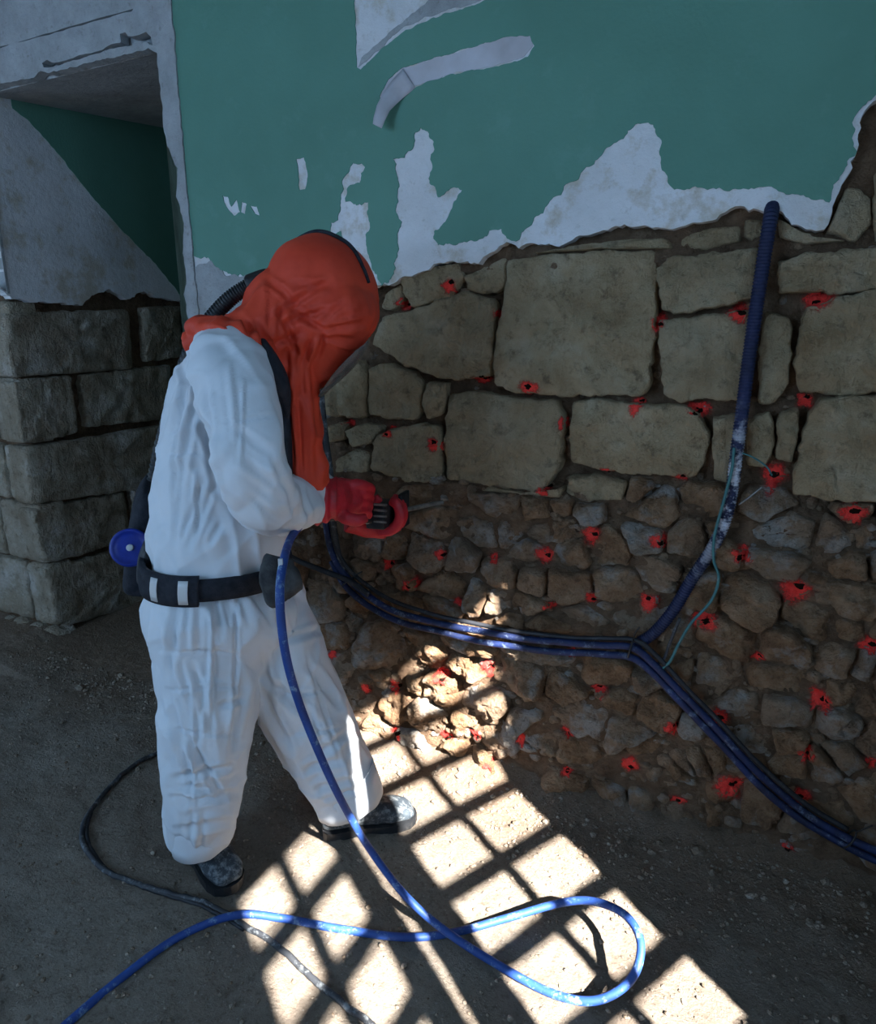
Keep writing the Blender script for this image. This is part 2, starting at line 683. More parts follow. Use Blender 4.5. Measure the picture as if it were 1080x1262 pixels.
# ------------------------------------------------------------------ structure: floor
def floor_h(x, y):
    h = 0.010 * noise.fractal(Vector((x * 3, y * 3, 1.0)), 0.9, 2, 4) + 0.007 * noise.fractal(Vector((x * 14, y * 14, 4.0)), 0.75, 2, 5) + 0.006 * max(0.0, noise.noise(Vector((x * 38, y * 38, 9.0))) - 0.25)
    if x > -2.0:
        e = max(0.0, 1 + y / 0.22)           # loose earth banked against the wall
        if e > 0:
            h += 0.055 * min(e, 1.3) ** 2 * (0.75 + 0.5 * noise.noise(Vector((x * 6, y * 3, 2))))
    else:
        e = max(0.0, 1 - (x - XR) / 0.35) if y > -0.3 else 0
        h += 0.05 * min(e, 1.2) ** 2
    return h


def axis(segs):
    out = []
    for a_, b_, st in segs:
        k = int(round((b_ - a_) / st))
        out += [a_ + (b_ - a_) * i / k for i in range(k)]
    out.append(segs[-1][1])
    return out


xs = axis([(-5.2, -3.3, 0.1), (-3.3, 0.6, 0.0095), (0.6, 1.15, 0.08)])
ys = axis([(-4.3, -1.5, 0.1), (-1.5, 0.12, 0.0095), (0.12, 1.2, 0.05)])
V = [(x, y, floor_h(x, y)) for y in ys for x in xs]
nx = len(xs)
Fc = [(j * nx + i, j * nx + i + 1, (j + 1) * nx + i + 1, (j + 1) * nx + i) for j in range(len(ys) - 1) for i in range(nx - 1)]
floor = tag(mesh_obj('floor', V, Fc, 'earth_floor'), 'bare grey brown earth floor of the room', 'floor', kind='structure')

# ------------------------------------------------------------------ structure: main wall core (mortar and earth behind the stones)
XJ = -1.99                      # right jamb of the opening
XW = 1.10                       # wall with the grated window, right of the camera


def core_w(u, v):
    b = -0.022 + 0.030 * max(0.0, 1 - v / 0.75)
    if v > 1.02:
        b = -0.058
    if v > 1.55 + 0.1:
        b = -0.03
    return b + 0.016 * noise.fractal(Vector((u * 9, v * 9, 7)), 0.85, 2, 5) + 0.010 * noise.fractal(Vector((u * 30, v * 30, 2)), 0.8, 2, 3)


us = axis([(XJ + 0.03, 0.55, 0.0125), (0.55, XW + 0.3, 0.08)])
vs_ = axis([(-0.1, 1.95, 0.0125), (1.95, 3.4, 0.1)])
V = [W(u, v, core_w(u, v)) for v in vs_ for u in us]
nu = len(us)
Fc = [(j * nu + i, j * nu + i + 1, (j + 1) * nu + i + 1, (j + 1) * nu + i) for j in range(len(vs_) - 1) for i in range(nu - 1)]
collect(V, Fc)
k = len(V)
bv, bf = box(XJ + 0.03, XW + 0.3, 0.08, 1.05, -0.1, 3.4)
V2, F2 = merge([(V, Fc), (bv, bf)])
wall_back = tag(mesh_obj('wall_back', V2, F2, 'earth_mortar'), 'half stripped stone wall with green painted plaster above', 'wall', kind='structure')

# ---- plaster coat and paint on the main wall
coat_low = [(240, 412), (300, 425), (345, 420), (400, 395), (440, 365), (465, 352), (480, 351), (500, 340), (521, 335), (540, 325), (560, 322), (590, 325), (605, 311), (625, 300),
            (640, 305), (660, 300), (690, 304), (702, 297), (740, 285), (770, 277), (800, 282), (850, 279), (882, 268), (900, 257),
            (930, 256), (946, 264), (955, 257), (968, 268), (988, 281), (1006, 287), (1016, 283), (1026, 262), (1036, 236), (1046, 214), (1056, 186), (1059, 152), (1076, 126), (1090, 118)]
L = uvw(coat_low)
top = [(XW, 1.95), (XW, 3.4), (XJ + 0.07, 3.4)]
outer = rough_line(L + [(0.35, 2.05)] + top, 0.010, 0.006, 1.0)
coat = sheet('plaster_coat', [outer], W, -0.030, 0.006, 'white_plaster', wall_back)
# grey scratch coat low down beside the opening
g = uvw([(236, 330), (262, 322), (280, 340), (345, 338), (400, 345), (420, 372), (380, 415), (300, 445), (238, 425)])
tag(sheet('scratch_coat', [rough_line(g, 0.010, 0.006, 4.0)], W, -0.02, 0.009, 'grey_plaster', wall_back))

paint_low = [(236, 318), (258, 317), (275, 335), (300, 342), (330, 340), (420, 348), (440, 326), (425, 302), (422, 285), (409, 289), (410, 275), (420, 272), (421, 240), (425, 225),
             (437, 199), (448, 206), (445, 225), (432, 232), (428, 248), (441, 255), (455, 250), (457, 275), (452, 300), (460, 328), (471, 354),
             (479, 350), (489, 330), (491, 302), (495, 280), (490, 260), (493, 225), (486, 196), (500, 195), (510, 180), (513, 164), (520, 158), (530, 166), (536, 185),
             (533, 207), (531, 220), (541, 242), (551, 240), (561, 232), (571, 235), (560, 255), (551, 275), (536, 286), (541, 304), (560, 303), (590, 298), (610, 285), (620, 282), (626, 294), (640, 293), (650, 285),
             (656, 274), (680, 250), (700, 230), (720, 213), (745, 190), (770, 172), (772, 158), (790, 153), (805, 155), (812, 175), (816, 201), (823, 228), (832, 232),
             (870, 231), (900, 235), (940, 231), (970, 238), (1000, 245), (1021, 250), (1030, 225), (1045, 200), (1054, 188), (1052, 160), (1062, 130), (1076, 119), (1090, 110)]
pl = uvw(paint_low) + [(0.35, 2.1)] + top
holes = [
    [(367, 197), (376, 195), (381, 215), (378, 233), (371, 235), (369, 215)],
    [(276, 241), (283, 243), (287, 255), (294, 246), (298, 262), (290, 266), (282, 257)],
    [(300, 249), (306, 252), (304, 265), (299, 262)], [(310, 253), (318, 255), (322, 266), (316, 264)],
    [(438, -20), (640, -20), (590, 8), (545, 20), (502, 38), (470, 64), (446, 88), (441, 84)],
    [(470, 120), (480, 98), (497, 85), (540, 72), (590, 58), (628, 46), (655, 45), (660, 58), (652, 72), (610, 84), (560, 92), (515, 108), (494, 122), (478, 136)],
]
loops = [rough_line(pl, 0.006, 0.007, 2.0)] + [rough_line(uvw(h), 0.007, 0.0030, 5.0 + i) for i, h in enumerate(holes)]
sheet('paint_layer', loops, W, 0.0055, 0.0085, 'green_paint', wall_back)
# grey remnant of lining in the two top losses
sheet('lining_remnant', [rough_line(uvw([(470, 118), (482, 98), (499, 85), (545, 71), (592, 57), (630, 45), (654, 45), (658, 58), (648, 71), (606, 83), (556, 93), (512, 107), (492, 121), (480, 133)]), 0.007, 0.003, 11)], W, 0.0055, 0.0072, 'lining_paper', wall_back)
sheet('lining_remnant', [rough_line(uvw([(443, 84), (470, 62), (500, 34), (545, 16), (590, 4), (640, -20), (560, -20), (520, 10), (480, 42), (448, 72)]), 0.007, 0.003, 13)], W, 0.0055, 0.0070, 'grey_plaster', wall_back)
# paper strip peeled off and curling away from the wall
V, Fc = [], []
path = [((497, 85), (512, 108), 0.009), ((483, 100), (497, 120), 0.014), ((472, 116), (488, 128), 0.026), ((465, 130), (480, 136), 0.040), ((461, 145), (474, 148), 0.052), ((460, 153), (470, 158), 0.056)]
for i in range(len(path) * 3 - 2):
    t = i / 3
    k = min(int(t), len(path) - 2)
    q = t - k
    A = Vector(path[k][0]).lerp(Vector(path[k + 1][0]), q)
    B = Vector(path[k][1]).lerp(Vector(path[k + 1][1]), q)
    ww = path[k][2] * (1 - q) + path[k + 1][2] * q
    for s in range(5):
        c = A.lerp(B, s / 4)
        p = aty(c.x, c.y, -ww)
        V.append(p + Vector((0, -0.004 * math.sin(s), 0)))
n_ = len(V) // 5
Fc = [(i * 5 + s, i * 5 + s + 1, (i + 1) * 5 + s + 1, (i + 1) * 5 + s) for i in range(n_ - 1) for s in range(4)]
fl = mesh_obj('peeled_paper_flap', V, Fc, 'lining_paper', wall_back)
m = fl.modifiers.new('t', 'SOLIDIFY')
m.thickness = 0.0015

# ---- dressed blocks of the main wall
ASH = [
    [(493, 337), (530, 330), (563, 323), (567, 343), (553, 364), (507, 378), (493, 360)],
    [(567, 340), (596, 328), (620, 315), (623, 345), (611, 360), (573, 357)],
    [(468, 391), (507, 381), (567, 358), (609, 369), (607, 392), (601, 463), (560, 469), (513, 457), (480, 440), (456, 424)],
    [(624, 322), (680, 312), (740, 309), (806, 308), (808, 360), (803, 430), (797, 486), (740, 488), (690, 487), (640, 483), (608, 475), (607, 450), (618, 380)],
    [(390, 493), (413, 467), (438, 445), (449, 467), (446, 513), (413, 515), (393, 510)],
    [(452, 455), (477, 447), (503, 460), (516, 477), (513, 507), (507, 517), (470, 515), (451, 510)],
    [(516, 497), (523, 471), (545, 473), (543, 493), (540, 510), (523, 517)],
    [(551, 487), (587, 483), (633, 492), (685, 495), (692, 520), (689, 573), (667, 608), (627, 603), (550, 592), (542, 557), (546, 513)],
    [(454, 547), (477, 531), (513, 524), (536, 528), (539, 557), (541, 594), (503, 596), (457, 580)],
    [(400, 527), (420, 520), (416, 543), (403, 546)],
    [(421, 532), (447, 523), (467, 527), (455, 547), (430, 552)],
    [(408, 570), (430, 556), (451, 563), (452, 583), (410, 583)],
    [(809, 330), (830, 317), (880, 310), (933, 305), (937, 320), (931, 362), (900, 375), (853, 383), (812, 383)],
    [(812, 394), (860, 388), (900, 385), (925, 382), (925, 407), (919, 493), (877, 494), (840, 496), (818, 487), (813, 453)],
    [(943, 385), (973, 390), (976, 407), (972, 473), (955, 495), (934, 499), (938, 420)],
    [(962, 322), (1003, 310), (1060, 306), (1120, 303), (1120, 350), (1060, 357), (1018, 361), (964, 360)],
    [(997, 380), (1027, 368), (1095, 357), (1135, 352), (1135, 478), (1060, 485), (1020, 487), (987, 482), (979, 453), (984, 420)],
    [(703, 498), (735, 491), (760, 498), (840, 501), (867, 520), (872, 545), (860, 590), (800, 588), (735, 580), (703, 571), (699, 540)],
    [(878, 518), (905, 510), (908, 540), (901, 600), (879, 592)],
    [(922, 520), (948, 508), (954, 527), (952, 557), (941, 578), (920, 574)],
    [(960, 511), (985, 504), (983, 540), (976, 572), (957, 566)],
    [(998, 511), (1011, 494), (1095, 487), (1140, 484), (1140, 622), (1037, 620), (978, 609), (984, 570)],
    [(960, 268), (985, 284), (1010, 293), (1046, 296), (1000, 299), (961, 293)],
    [(1022, 284), (1032, 258), (1042, 230), (1060, 230), (1074, 244), (1073, 273), (1054, 296)],
    [(1079, 215), (1100, 190), (1130, 200), (1130, 290), (1080, 296), (1078, 250)],
    [(918, 269), (938, 270), (942, 286), (927, 293), (917, 288)],
    [(700, 590), (735, 588), (770, 597), (765, 618), (720, 618), (695, 610)],
    [(470, 362), (488, 350), (492, 368), (480, 382), (466, 380)],
    [(835, 290), (880, 280), (912, 276), (912, 296), (870, 304), (836, 306)],
    [(660, 312), (700, 304), (760, 296), (820, 292), (826, 305), (740, 306), (690, 309)],
    [(590, 606), (640, 609), (690, 614), (690, 602), (665, 612), (600, 600)],
]
for i, p in enumerate(ASH):
    q = uvw(p)
    us_ = [a_[0] for a_ in q]
    big = max(us_) - min(us_) > 0.16
    stone('ashlar_block', q, W, 'ashlar_limestone', wall_back, depth=rnd.uniform(-0.016, 0.004) if big else rnd.uniform(-0.022, -0.008), dome=0.03 if big else 0.12,
          amp=0.0100 if big else 0.010, n=96 if big else 40, edge=0.008, seed=i * 3.1, tilt=0.04, tool=True, grow=0.0025)

# ---- rubble below: (cx, cy, width, height, turn) as read off enlarged views
RUB = []


def add(x0, y0, s, lst):
    for t in lst:
        cx, cy, w_, h_ = t[:4]
        RUB.append((x0 + cx / s, y0 + cy / s, w_ / s, h_ / s, t[4] if len(t) > 4 else 0))


add(380, 580, 3, [(690, 130, 170, 100), (405, 105, 150, 75, -10), (455, 195, 190, 115, -10), (830, 150, 130, 85, 5), (925, 130, 95, 105), (1025, 150, 105, 110), (615, 235, 130, 100, 5),
                  (735, 240, 90, 120, 10), (842, 228, 90, 80), (948, 225, 125, 80), (210, 285, 90, 110, 10), (310, 290, 95, 95, -10), (425, 310, 165, 115, 5), (555, 325, 125, 110, 5),
                  (790, 312, 130, 90, 5), (970, 325, 125, 105), (200, 370, 90, 65), (268, 400, 62, 62), (338, 410, 80, 90), (495, 435, 185, 85), (690, 392, 150, 100, -5), (815, 420, 105, 95),
                  (970, 440, 150, 125, 10), (605, 478, 85, 115, 20), (350, 490, 120, 55, 15), (480, 515, 150, 55, 15), (690, 495, 85, 95), (800, 500, 125, 70), (735, 560, 100, 45, 5), (860, 575, 130, 45),
                  (1000, 540, 150, 60, 10), (60, 500, 120, 130), (205, 515, 125, 85, 10), (85, 620, 105, 95), (250, 650, 185, 175, 10), (430, 670, 150, 95, 20), (590, 645, 175, 70, 10), (160, 575, 55, 60),
                  (780, 770, 170, 95, 5), (590, 735, 175, 75, 25), (272, 780, 105, 75, 10), (395, 795, 65, 75), (490, 822, 125, 105, -5), (640, 852, 175, 115, 10), (322, 880, 100, 125, 30), (190, 850, 110, 105),
                  (445, 922, 135, 115, 10), (785, 930, 125, 80, -20), (570, 950, 100, 95), (700, 992, 115, 135, 20), (850, 1010, 140, 105, 10), (940, 812, 150, 85, 15), (1000, 930, 170, 120, 5),
                  (880, 700, 200, 50, 5), (1000, 1045, 160, 85), (560, 1030, 120, 60), (110, 720, 110, 90), (250, 960, 130, 80, 10), (380, 1000, 110, 60), (620, 1060, 130, 60, 10), (120, 400, 90, 110)])
add(720, 580, 3, [(185, 88, 95, 75), (430, 120, 155, 115), (260, 155, 160, 130), (80, 295, 135, 135), (215, 258, 130, 95), (385, 262, 150, 120), (690, 140, 180, 100), (740, 240, 200, 120, 10),
                  (470, 225, 50, 45), (520, 322, 115, 90, 10), (720, 360, 235, 105, 5), (925, 265, 110, 150, -20), (985, 365, 110, 110, 30), (1055, 250, 85, 125), (1000, 490, 230, 130, 15), (255, 380, 135, 90),
                  (110, 435, 165, 125), (190, 555, 125, 90), (445, 460, 105, 135, 10), (600, 495, 180, 145, 10), (850, 580, 185, 120, 15), (960, 610, 120, 80), (535, 632, 220, 115, 8), (740, 665, 180, 125),
                  (930, 712, 140, 115), (1045, 740, 85, 110), (90, 765, 175, 115, 10), (240, 795, 130, 75), (480, 775, 185, 130, 10), (740, 792, 275, 110, 5), (750, 902, 190, 110, 10), (130, 855, 160, 75, 15),
                  (265, 895, 150, 120, 10), (565, 880, 150, 110), (960, 840, 120, 95), (950, 955, 185, 125, 10), (425, 965, 125, 95, 10), (185, 1005, 190, 140, 10), (640, 1010, 120, 110), (760, 1020, 120, 95),
                  (460, 1080, 160, 100), (940, 1085, 150, 130), (1060, 1000, 80, 145), (330, 1105, 160, 80), (1055, 880, 85, 95), (590, 1110, 120, 80), (340, 610, 110, 80, -20), (360, 760, 100, 120), (850, 440, 110, 80), (330, 690, 90, 70)])
add(560, 900, 2.077, [(290, 140, 95, 55), (390, 165, 90, 50), (475, 182, 58, 48), (560, 202, 62, 50), (618, 217, 55, 50), (655, 222, 34, 55), (470, 45, 110, 70), (640, 85, 105, 65), (790, 182, 135, 110),
                      (960, 100, 110, 120), (530, 130, 100, 60), (870, 90, 90, 70), (1070, 180, 120, 110), (960, 220, 120, 80), (1075, 300, 110, 90), (700, 160, 80, 60), (580, 90, 70, 60), (880, 240, 90, 70)])
add(0, 0, 1, [(1110, 640, 60, 50), (1115, 700, 60, 55), (1120, 770, 60, 60), (1120, 840, 60, 60), (1125, 910, 60, 60), (1130, 980, 70, 60), (1060, 640, 50, 40), (330, 640, 60, 50), (330, 560, 60, 60), (340, 700, 60, 50),
              (300, 620, 50, 60), (300, 690, 50, 40), (350, 780, 60, 50), (330, 840, 60, 50), (300, 760, 50, 50), (280, 820, 50, 45), (370, 500, 36, 40), (360, 440, 50, 60), (310, 500, 60, 60), (310, 450, 50, 50)])
RS = []
for i, (cx, cy, w_, h_, rot) in enumerate(RUB):
    c = aty(cx, cy, -0.02)
    sc = (c - CAM).dot(FW) / F
    RS.append((Vector((c.x, c.z)), w_ * sc * 0.5 * 1.14, h_ * sc * 0.5, -math.radians(rot + 3)))
ASHP = [[Vector(q) for q in uvw(p)] for p in ASH]


def rad(st, d):
    c, hw, hh, r = st
    x = d.x * math.cos(r) + d.y * math.sin(r)
    y = -d.x * math.sin(r) + d.y * math.cos(r)
    return 1.0 / math.sqrt((x / hw) ** 2 + (y / hh) ** 2)


for i, st in enumerate(RS):
    c, hw, hh, r = st
    poly = []
    ex = rnd.uniform(0.6, 0.85)
    for k in range(26):
        t = 2 * math.pi * k / 26
        cx_, sx_ = math.cos(t), math.sin(t)
        x = 1.24 * hw * math.copysign(abs(cx_) ** ex, cx_)
        y = 1.24 * hh * math.copysign(abs(sx_) ** ex, sx_)
        j = 1 + 0.30 * noise.noise(Vector((cx_ * 1.3, sx_ * 1.3, i * 5.7)))
        poly.append(c + Vector((j * (x * math.cos(r) - y * math.sin(r)), j * (x * math.sin(r) + y * math.cos(r)))))
    for k, s2 in enumerate(RS):
        if k == i:
            continue
        d = s2[0] - c
        L_ = d.length
        if L_ > 0.4 or L_ < 1e-4:
            continue
        d = d / L_
        ri, rj = rad(st, d), rad(s2, -d)
        if ri * 1.45 + rj * 1.45 < L_:
            continue
        t = L_ * ri / (ri + rj) - 0.0035
        a_ = 0.35 * noise.noise(Vector((i + k, abs(i - k), 3.3)))
        nd = Vector((d.x * math.cos(a_) - d.y * math.sin(a_), d.x * math.sin(a_) + d.y * math.cos(a_)))
        poly = clip(poly, c + d * t, nd)
    for P in ASHP:          # stay clear of the dressed blocks
        best = None
        for e in range(len(P)):
            a_, b_ = P[e], P[(e + 1) % len(P)]
            ab = b_ - a_
            tt = max(0, min(1, (c - a_).dot(ab) / max(ab.length_squared, 1e-9)))
            q = a_ + ab * tt
            if best is None or (q - c).length < (best - c).length:
                best = q
        d = best - c
        if 0.005 < d.length < 0.15:
            poly = clip(poly, best - d.normalized() * 0.006, d.normalized())
    if len(poly) < 4:
        continue
    low = max(0.0, 1 - c.y / 0.8)
    stone('rubble_stone', [(q.x, q.y) for q in poly], W, 'rubble_stone', wall_back, depth=rnd.uniform(-0.016, 0.020) + 0.026 * low, dome=rnd.uniform(0.15, 0.5), amp=0.014, n=44, edge=0.012, seed=i * 1.7 + 50, tilt=0.32)

# ---- small chips and lumps pressed into the mortar joints
V, Fc = [], []
ico = bmesh.new()
bmesh.ops.create_icosphere(ico, subdivisions=2, radius=1)
ico.verts.index_update()
iv2 = [v.co.copy() for v in ico.verts]
if2 = [tuple(v.index for v in f.verts) for f in ico.faces]
ico.free()
for i in range(1500):
    u, v = rnd.uniform(XJ + 0.05, 0.5), rnd.uniform(0.0, 1.06) if i % 5 else rnd.uniform(1.0, 1.7)
    r = 0.005 + abs(rnd.gauss(0, 0.007))
    c = W(u, v, core_w(u, v))
    k = len(V)
    sx_, sz_ = rnd.uniform(0.8, 1.9), rnd.uniform(0.6, 1.2)
    for q in iv2:
        d = 1 + 0.5 * noise.noise(q * 1.6 + Vector((i, 0, 0)))
        V.append(c + Vector((q.x * sx_, q.y * 0.9, q.z * sz_)) * (r * d))
    Fc += [tuple(a_ + k for a_ in q) for q in if2]
collect(V, Fc)
tag(mesh_obj('mortar_chips', V, Fc, 'rubble_stone', wall_back), kind='stuff')

# ------------------------------------------------------------------ red spray marks, and dark discs painting the shade in drill holes
BVH = BVHTree.FromPolygons(BV_V, BV_F)


def drape(x, z, lift):
    hit = BVH.ray_cast(Vector((x, -0.6, z)), Vector((0, 1, 0)))
    y = hit[0].y if hit[0] else 0.0
    return Vector((x, y - lift, z))


def blot(name, px, py, r, mat, lift, seed, squash=1.0, drip=0.0):
    c = aty(px, py, -0.01)
    V = [drape(c.x, c.z, lift)]
    Fc = []
    n, rg = 18, 4
    for j in range(1, rg + 1):
        for k in range(n):
            t = 2 * math.pi * k / n
            rr = r * j / rg * (1 + 0.55 * noise.noise(Vector((math.cos(t) * 1.6, math.sin(t) * 1.6, seed))))
            dz = rr * math.sin(t) * squash
            if drip and math.sin(t) < -0.85:
                dz *= 1 + drip
            V.append(drape(c.x + rr * math.cos(t), c.z + dz, lift * (1.0 if j < rg else 0.3)))
    for k in range(n):
        Fc.append((0, 1 + k, 1 + (k + 1) % n))
    for j in range(rg - 1):
        for k in range(n):
            k2 = (k + 1) % n
            Fc.append((1 + j * n + k, 1 + (j + 1) * n + k, 1 + (j + 1) * n + k2, 1 + j * n + k2))
    o = mesh_obj(name, V, Fc, mat, wall_back, True, c)
    at = o.data.attributes.new('cover', 'FLOAT', 'POINT')
    at.data.foreach_set('value', [1.0] + [1.0 - (j / rg) ** 1.5 for j in range(1, rg + 1) for k in range(n)])
    return o


MARKS = [(551, 351, 10, .6), (490, 373, 8, .8), (609, 389, 6, 1.3), (587, 469, 10, .5), (650, 478, 11, .7), (531, 549, 10, .8), (475, 533, 7, 1), (421, 523, 5, 1), (690, 522, 5, 1.3), (667, 607, 9, .5),
         (809, 397, 9, 1), (911, 386, 13, .9), (783, 500, 9, .9), (859, 505, 13, .7), (1008, 368, 13, .9), (993, 495, 9, .9), (955, 589, 14, 1), (745, 583, 8, .5), (837, 592, 9, .6), (1054, 635, 15, .8),
         (727, 660, 10, .9), (811, 669, 10, .9), (914, 683, 12, .9), (670, 687, 10, 1), (475, 697, 8, .8), (541, 685, 7, 1), (607, 690, 6, 1), (505, 721, 10, 1), (798, 745, 10, 1), (727, 739, 8, .9),
         (562, 744, 6, 1), (677, 748, 6, .8), (981, 727, 16, .8), (867, 767, 14, .9), (1074, 799, 11, 1), (547, 832, 8, 1), (602, 821, 9, 1), (487, 845, 8, 1), (450, 849, 6, 1), (705, 808, 8, .7), (737, 850, 10, .6),
         (935, 813, 7, .9), (1011, 863, 12, 1), (886, 884, 11, 1), (828, 897, 8, 1.1), (775, 943, 9, 1), (995, 928, 9, 1.1), (900, 969, 14, 1), (987, 981, 10, .9), (701, 903, 8, .9), (552, 906, 8, .7), (586, 904, 7, .8),
         (491, 902, 8, .7), (605, 944, 6, 1.6), (971, 1051, 12, .9), (700, 950, 7, .7), (1076, 940, 7, 1), (836, 985, 8, .6), (410, 806, 6, 1), (643, 910, 6, 1.6)]
for i, (x, y, r, sq) in enumerate(MARKS):
    c = aty(x, y, 0)
    sc = (c - CAM).dot(FW) / F
    blot('spray_mark', x, y, r * sc * 1.4, 'red_marker_paint', 0.0022, i * 2.3, sq, 0.5 if i % 4 == 0 else 0)
    if r > 6:
        blot('drill_hole_shade', x + rnd.uniform(-1, 5), y + rnd.uniform(-4, 4), r * sc * 0.40, 'hole_shade', 0.0042, i * 1.3 + 90, 0.75)  # flat dark disc on the surface paints the hole's shade; nothing is bored

# ------------------------------------------------------------------ structure: opening on the left (reveal, lintel, door)
v1 = [WR(-0.02, -0.1, -0.04), WR(1.06, -0.1, -0.04), WR(1.06, 3.4, -0.04), WR(-0.02, 3.4, -0.04)]
wl = merge([box(-5.2, XR - 0.04, 0.03, 1.06, -0.1, 3.4)])
wall_left = tag(mesh_obj('wall_left', *wl, 'earth_mortar', smooth=False), 'stone pier and deep reveal left of the doorway opening', 'wall', kind='structure')


def WP(u, v, w_=0.0):
    return Vector((u, -w_, v))


PIER = [[(8, 386), (80, 384), (160, 381), (167, 455), (90, 460), (15, 465)], [(176, 379), (224, 377), (226, 440), (181, 446)], [(18, 471), (88, 463), (97, 535), (28, 545)], [(101, 462), (160, 456), (212, 449), (208, 516), (107, 527)],
        [(31, 551), (110, 540), (205, 523), (205, 597), (110, 612), (42, 622)], [(42, 630), (155, 606), (164, 664), (110, 682), (56, 695)], [(162, 604), (212, 595), (212, 652), (170, 662)],
        [(58, 702), (130, 683), (215, 658), (215, 732), (140, 756), (80, 774)], [(80, 782), (122, 770), (130, 800), (82, 812)], [(126, 768), (175, 752), (182, 775), (134, 796)], [(180, 750), (225, 736), (228, 760), (186, 772)], [(228, 380), (262, 378), (262, 500), (230, 505)]]
for i, p in enumerate(PIER):
    stone('ashlar_block', uvr(p), WR, 'pier_limestone', wall_left, depth=rnd.uniform(-0.006, 0.006), back=-0.12, dome=0.05, amp=0.007, n=72, edge=0.010, seed=i * 2.7 + 200, tilt=0.02, tool=True, grow=0.002)
# return face of the pier, in the plane of the main wall
zz = [(1.62, 1.30), (1.29, 1.00), (0.985, 0.72), (0.71, 0.42), (0.41, 0.10)]
for i, (z1, z0) in enumerate(zz):
    xa = XR - 0.005
    e = [-3.30, -3.22, -3.20, -3.30, -3.17][i]
    stone('ashlar_block', [(e, z0), (xa, z0), (xa, z1), (e, z1)], WP, 'pier_limestone', wall_left, depth=0.0, back=-0.12, dome=0.03, amp=0.006, n=48, edge=0.010, seed=i + 300, tool=True)
    stone('ashlar_block', [(e - 0.40, z0), (e - 0.015, z0), (e - 0.015, z1), (e - 0.40, z1)], WP, 'pier_limestone', wall_left, depth=0.0, back=-0.12, dome=0.03, amp=0.006, n=48, edge=0.010, seed=i + 310, tool=True)
for i, (z1, z0) in enumerate(zz):
    for k in range(3):
        x1 = [-3.30, -3.22, -3.20, -3.30, -3.17][i] - 0.415 - k * 0.5
        stone('ashlar_block', [(x1 - 0.485, z0), (x1, z0), (x1, z1), (x1 - 0.485, z1)], WP, 'pier_limestone', wall_left, depth=0.0, back=-0.12, dome=0.03, amp=0.006, n=48, edge=0.010, seed=i * 3 + k + 400, tool=True)
for i, (x, z, r) in enumerate([(-3.06, 0.04, 0.06), (-3.17, 0.03, 0.07), (-3.29, 0.05, 0.06), (-3.40, 0.03, 0.06)]):
    stone('rubble_stone', [(x + r * math.cos(t * 0.4), z + 0.8 * r * math.sin(t * 0.4)) for t in range(16)], WP, 'pier_limestone', wall_left, depth=0.012, dome=0.4, amp=0.01, n=24, seed=i + 330)

# plaster on the reveal, its paint, and on the pier face
rv = [(-6, 352), (8, 364), (20, 369), (60, 373), (100, 376), (112, 364), (135, 357), (155, 369), (176, 358), (192, 366), (216, 371), (236, 372)]
rl = [p for p in uvr(rv)]
sheet('plaster_coat', [rough_line([(-0.004, 1.66)] + rl + [(1.05, 1.66), (1.05, 2.7), (-0.004, 2.7)], 0.010, 0.006, 21)], WR, -0.04, 0.006, 'white_plaster', wall_left)
gp = uvr([(14, 134), (30, 146), (50, 166), (70, 190), (110, 240), (150, 285), (190, 325), (212, 352), (222, 366)])
sheet('paint_layer', [rough_line(gp + [(1.05, 1.70), (1.05, 2.7), (0.13, 2.7)], 0.010, 0.003, 23)], WR, 0.0055, 0.0085, 'green_paint', wall_left)
sheet('plaster_coat', [rough_line([(-5.2, 1.72), (-3.9, 1.70), (-3.3, 1.66), (XR + 0.010, 1.65), (XR + 0.010, 2.42), (-5.2, 2.42)], 0.012, 0.0015, 25)], WP, -0.006, 0.006, 'grey_plaster', wall_left)

# lintel over the opening: soffit + face, with the moulded band
wall_lintel = tag(mesh_obj('wall_lintel', *merge([([Vector((-5.2, 0.03, 2.42)), Vector((XJ + 0.05, 0.03, 2.42)), Vector((XJ + 0.05, 1.06, 2.535)), Vector((-5.2, 1.06, 2.535)),
                                                    Vector((-5.2, 0.03, 3.4)), Vector((XJ + 0.05, 0.03, 3.4)), Vector((XJ + 0.05, 1.06, 3.4)), Vector((-5.2, 1.06, 3.4))],
                                                   [(0, 1, 2, 3), (4, 7, 6, 5), (0, 4, 5, 1), (3, 2, 6, 7), (0, 3, 7, 4), (1, 5, 6, 2)])]), 'grey_plaster', smooth=False), 'grey plastered lintel over the doorway opening', 'wall', kind='structure')
sheet('plaster_coat', [rough_line([(-5.2, 2.55), (XJ + 0.10, 2.55), (XJ + 0.10, 3.4), (-5.2, 3.4)], 0.03, 0.002, 31)], WP, -0.032, 0.004, 'grey_plaster', wall_lintel)
band = [(-4.2, 2.42), (-2.95, 2.42), (-2.80, 2.423), (-2.62, 2.418), (-2.60, 2.430), (-2.56, 2.428), (-2.55, 2.419), (-2.30, 2.42), (-2.12, 2.418), (-2.03, 2.42),
        (XJ - 0.002, 2.40), (XJ, 2.17), (XJ + 0.012, 2.10), (XJ + 0.045, 2.04), (XJ + 0.030, 1.95), (XJ + 0.055, 1.86), (XJ + 0.035, 1.76), (XJ + 0.045, 1.68), (XJ + 0.025, 1.62), (XJ + 0.04, 1.5), (-1.905, 1.48),
        (-1.908, 1.8), (-1.91, 2.2), (-1.908, 2.56), (-1.905, 3.3), (-2.07, 3.3), (-2.07, 2.56), (-2.09, 2.54), (-4.2, 2.545)]
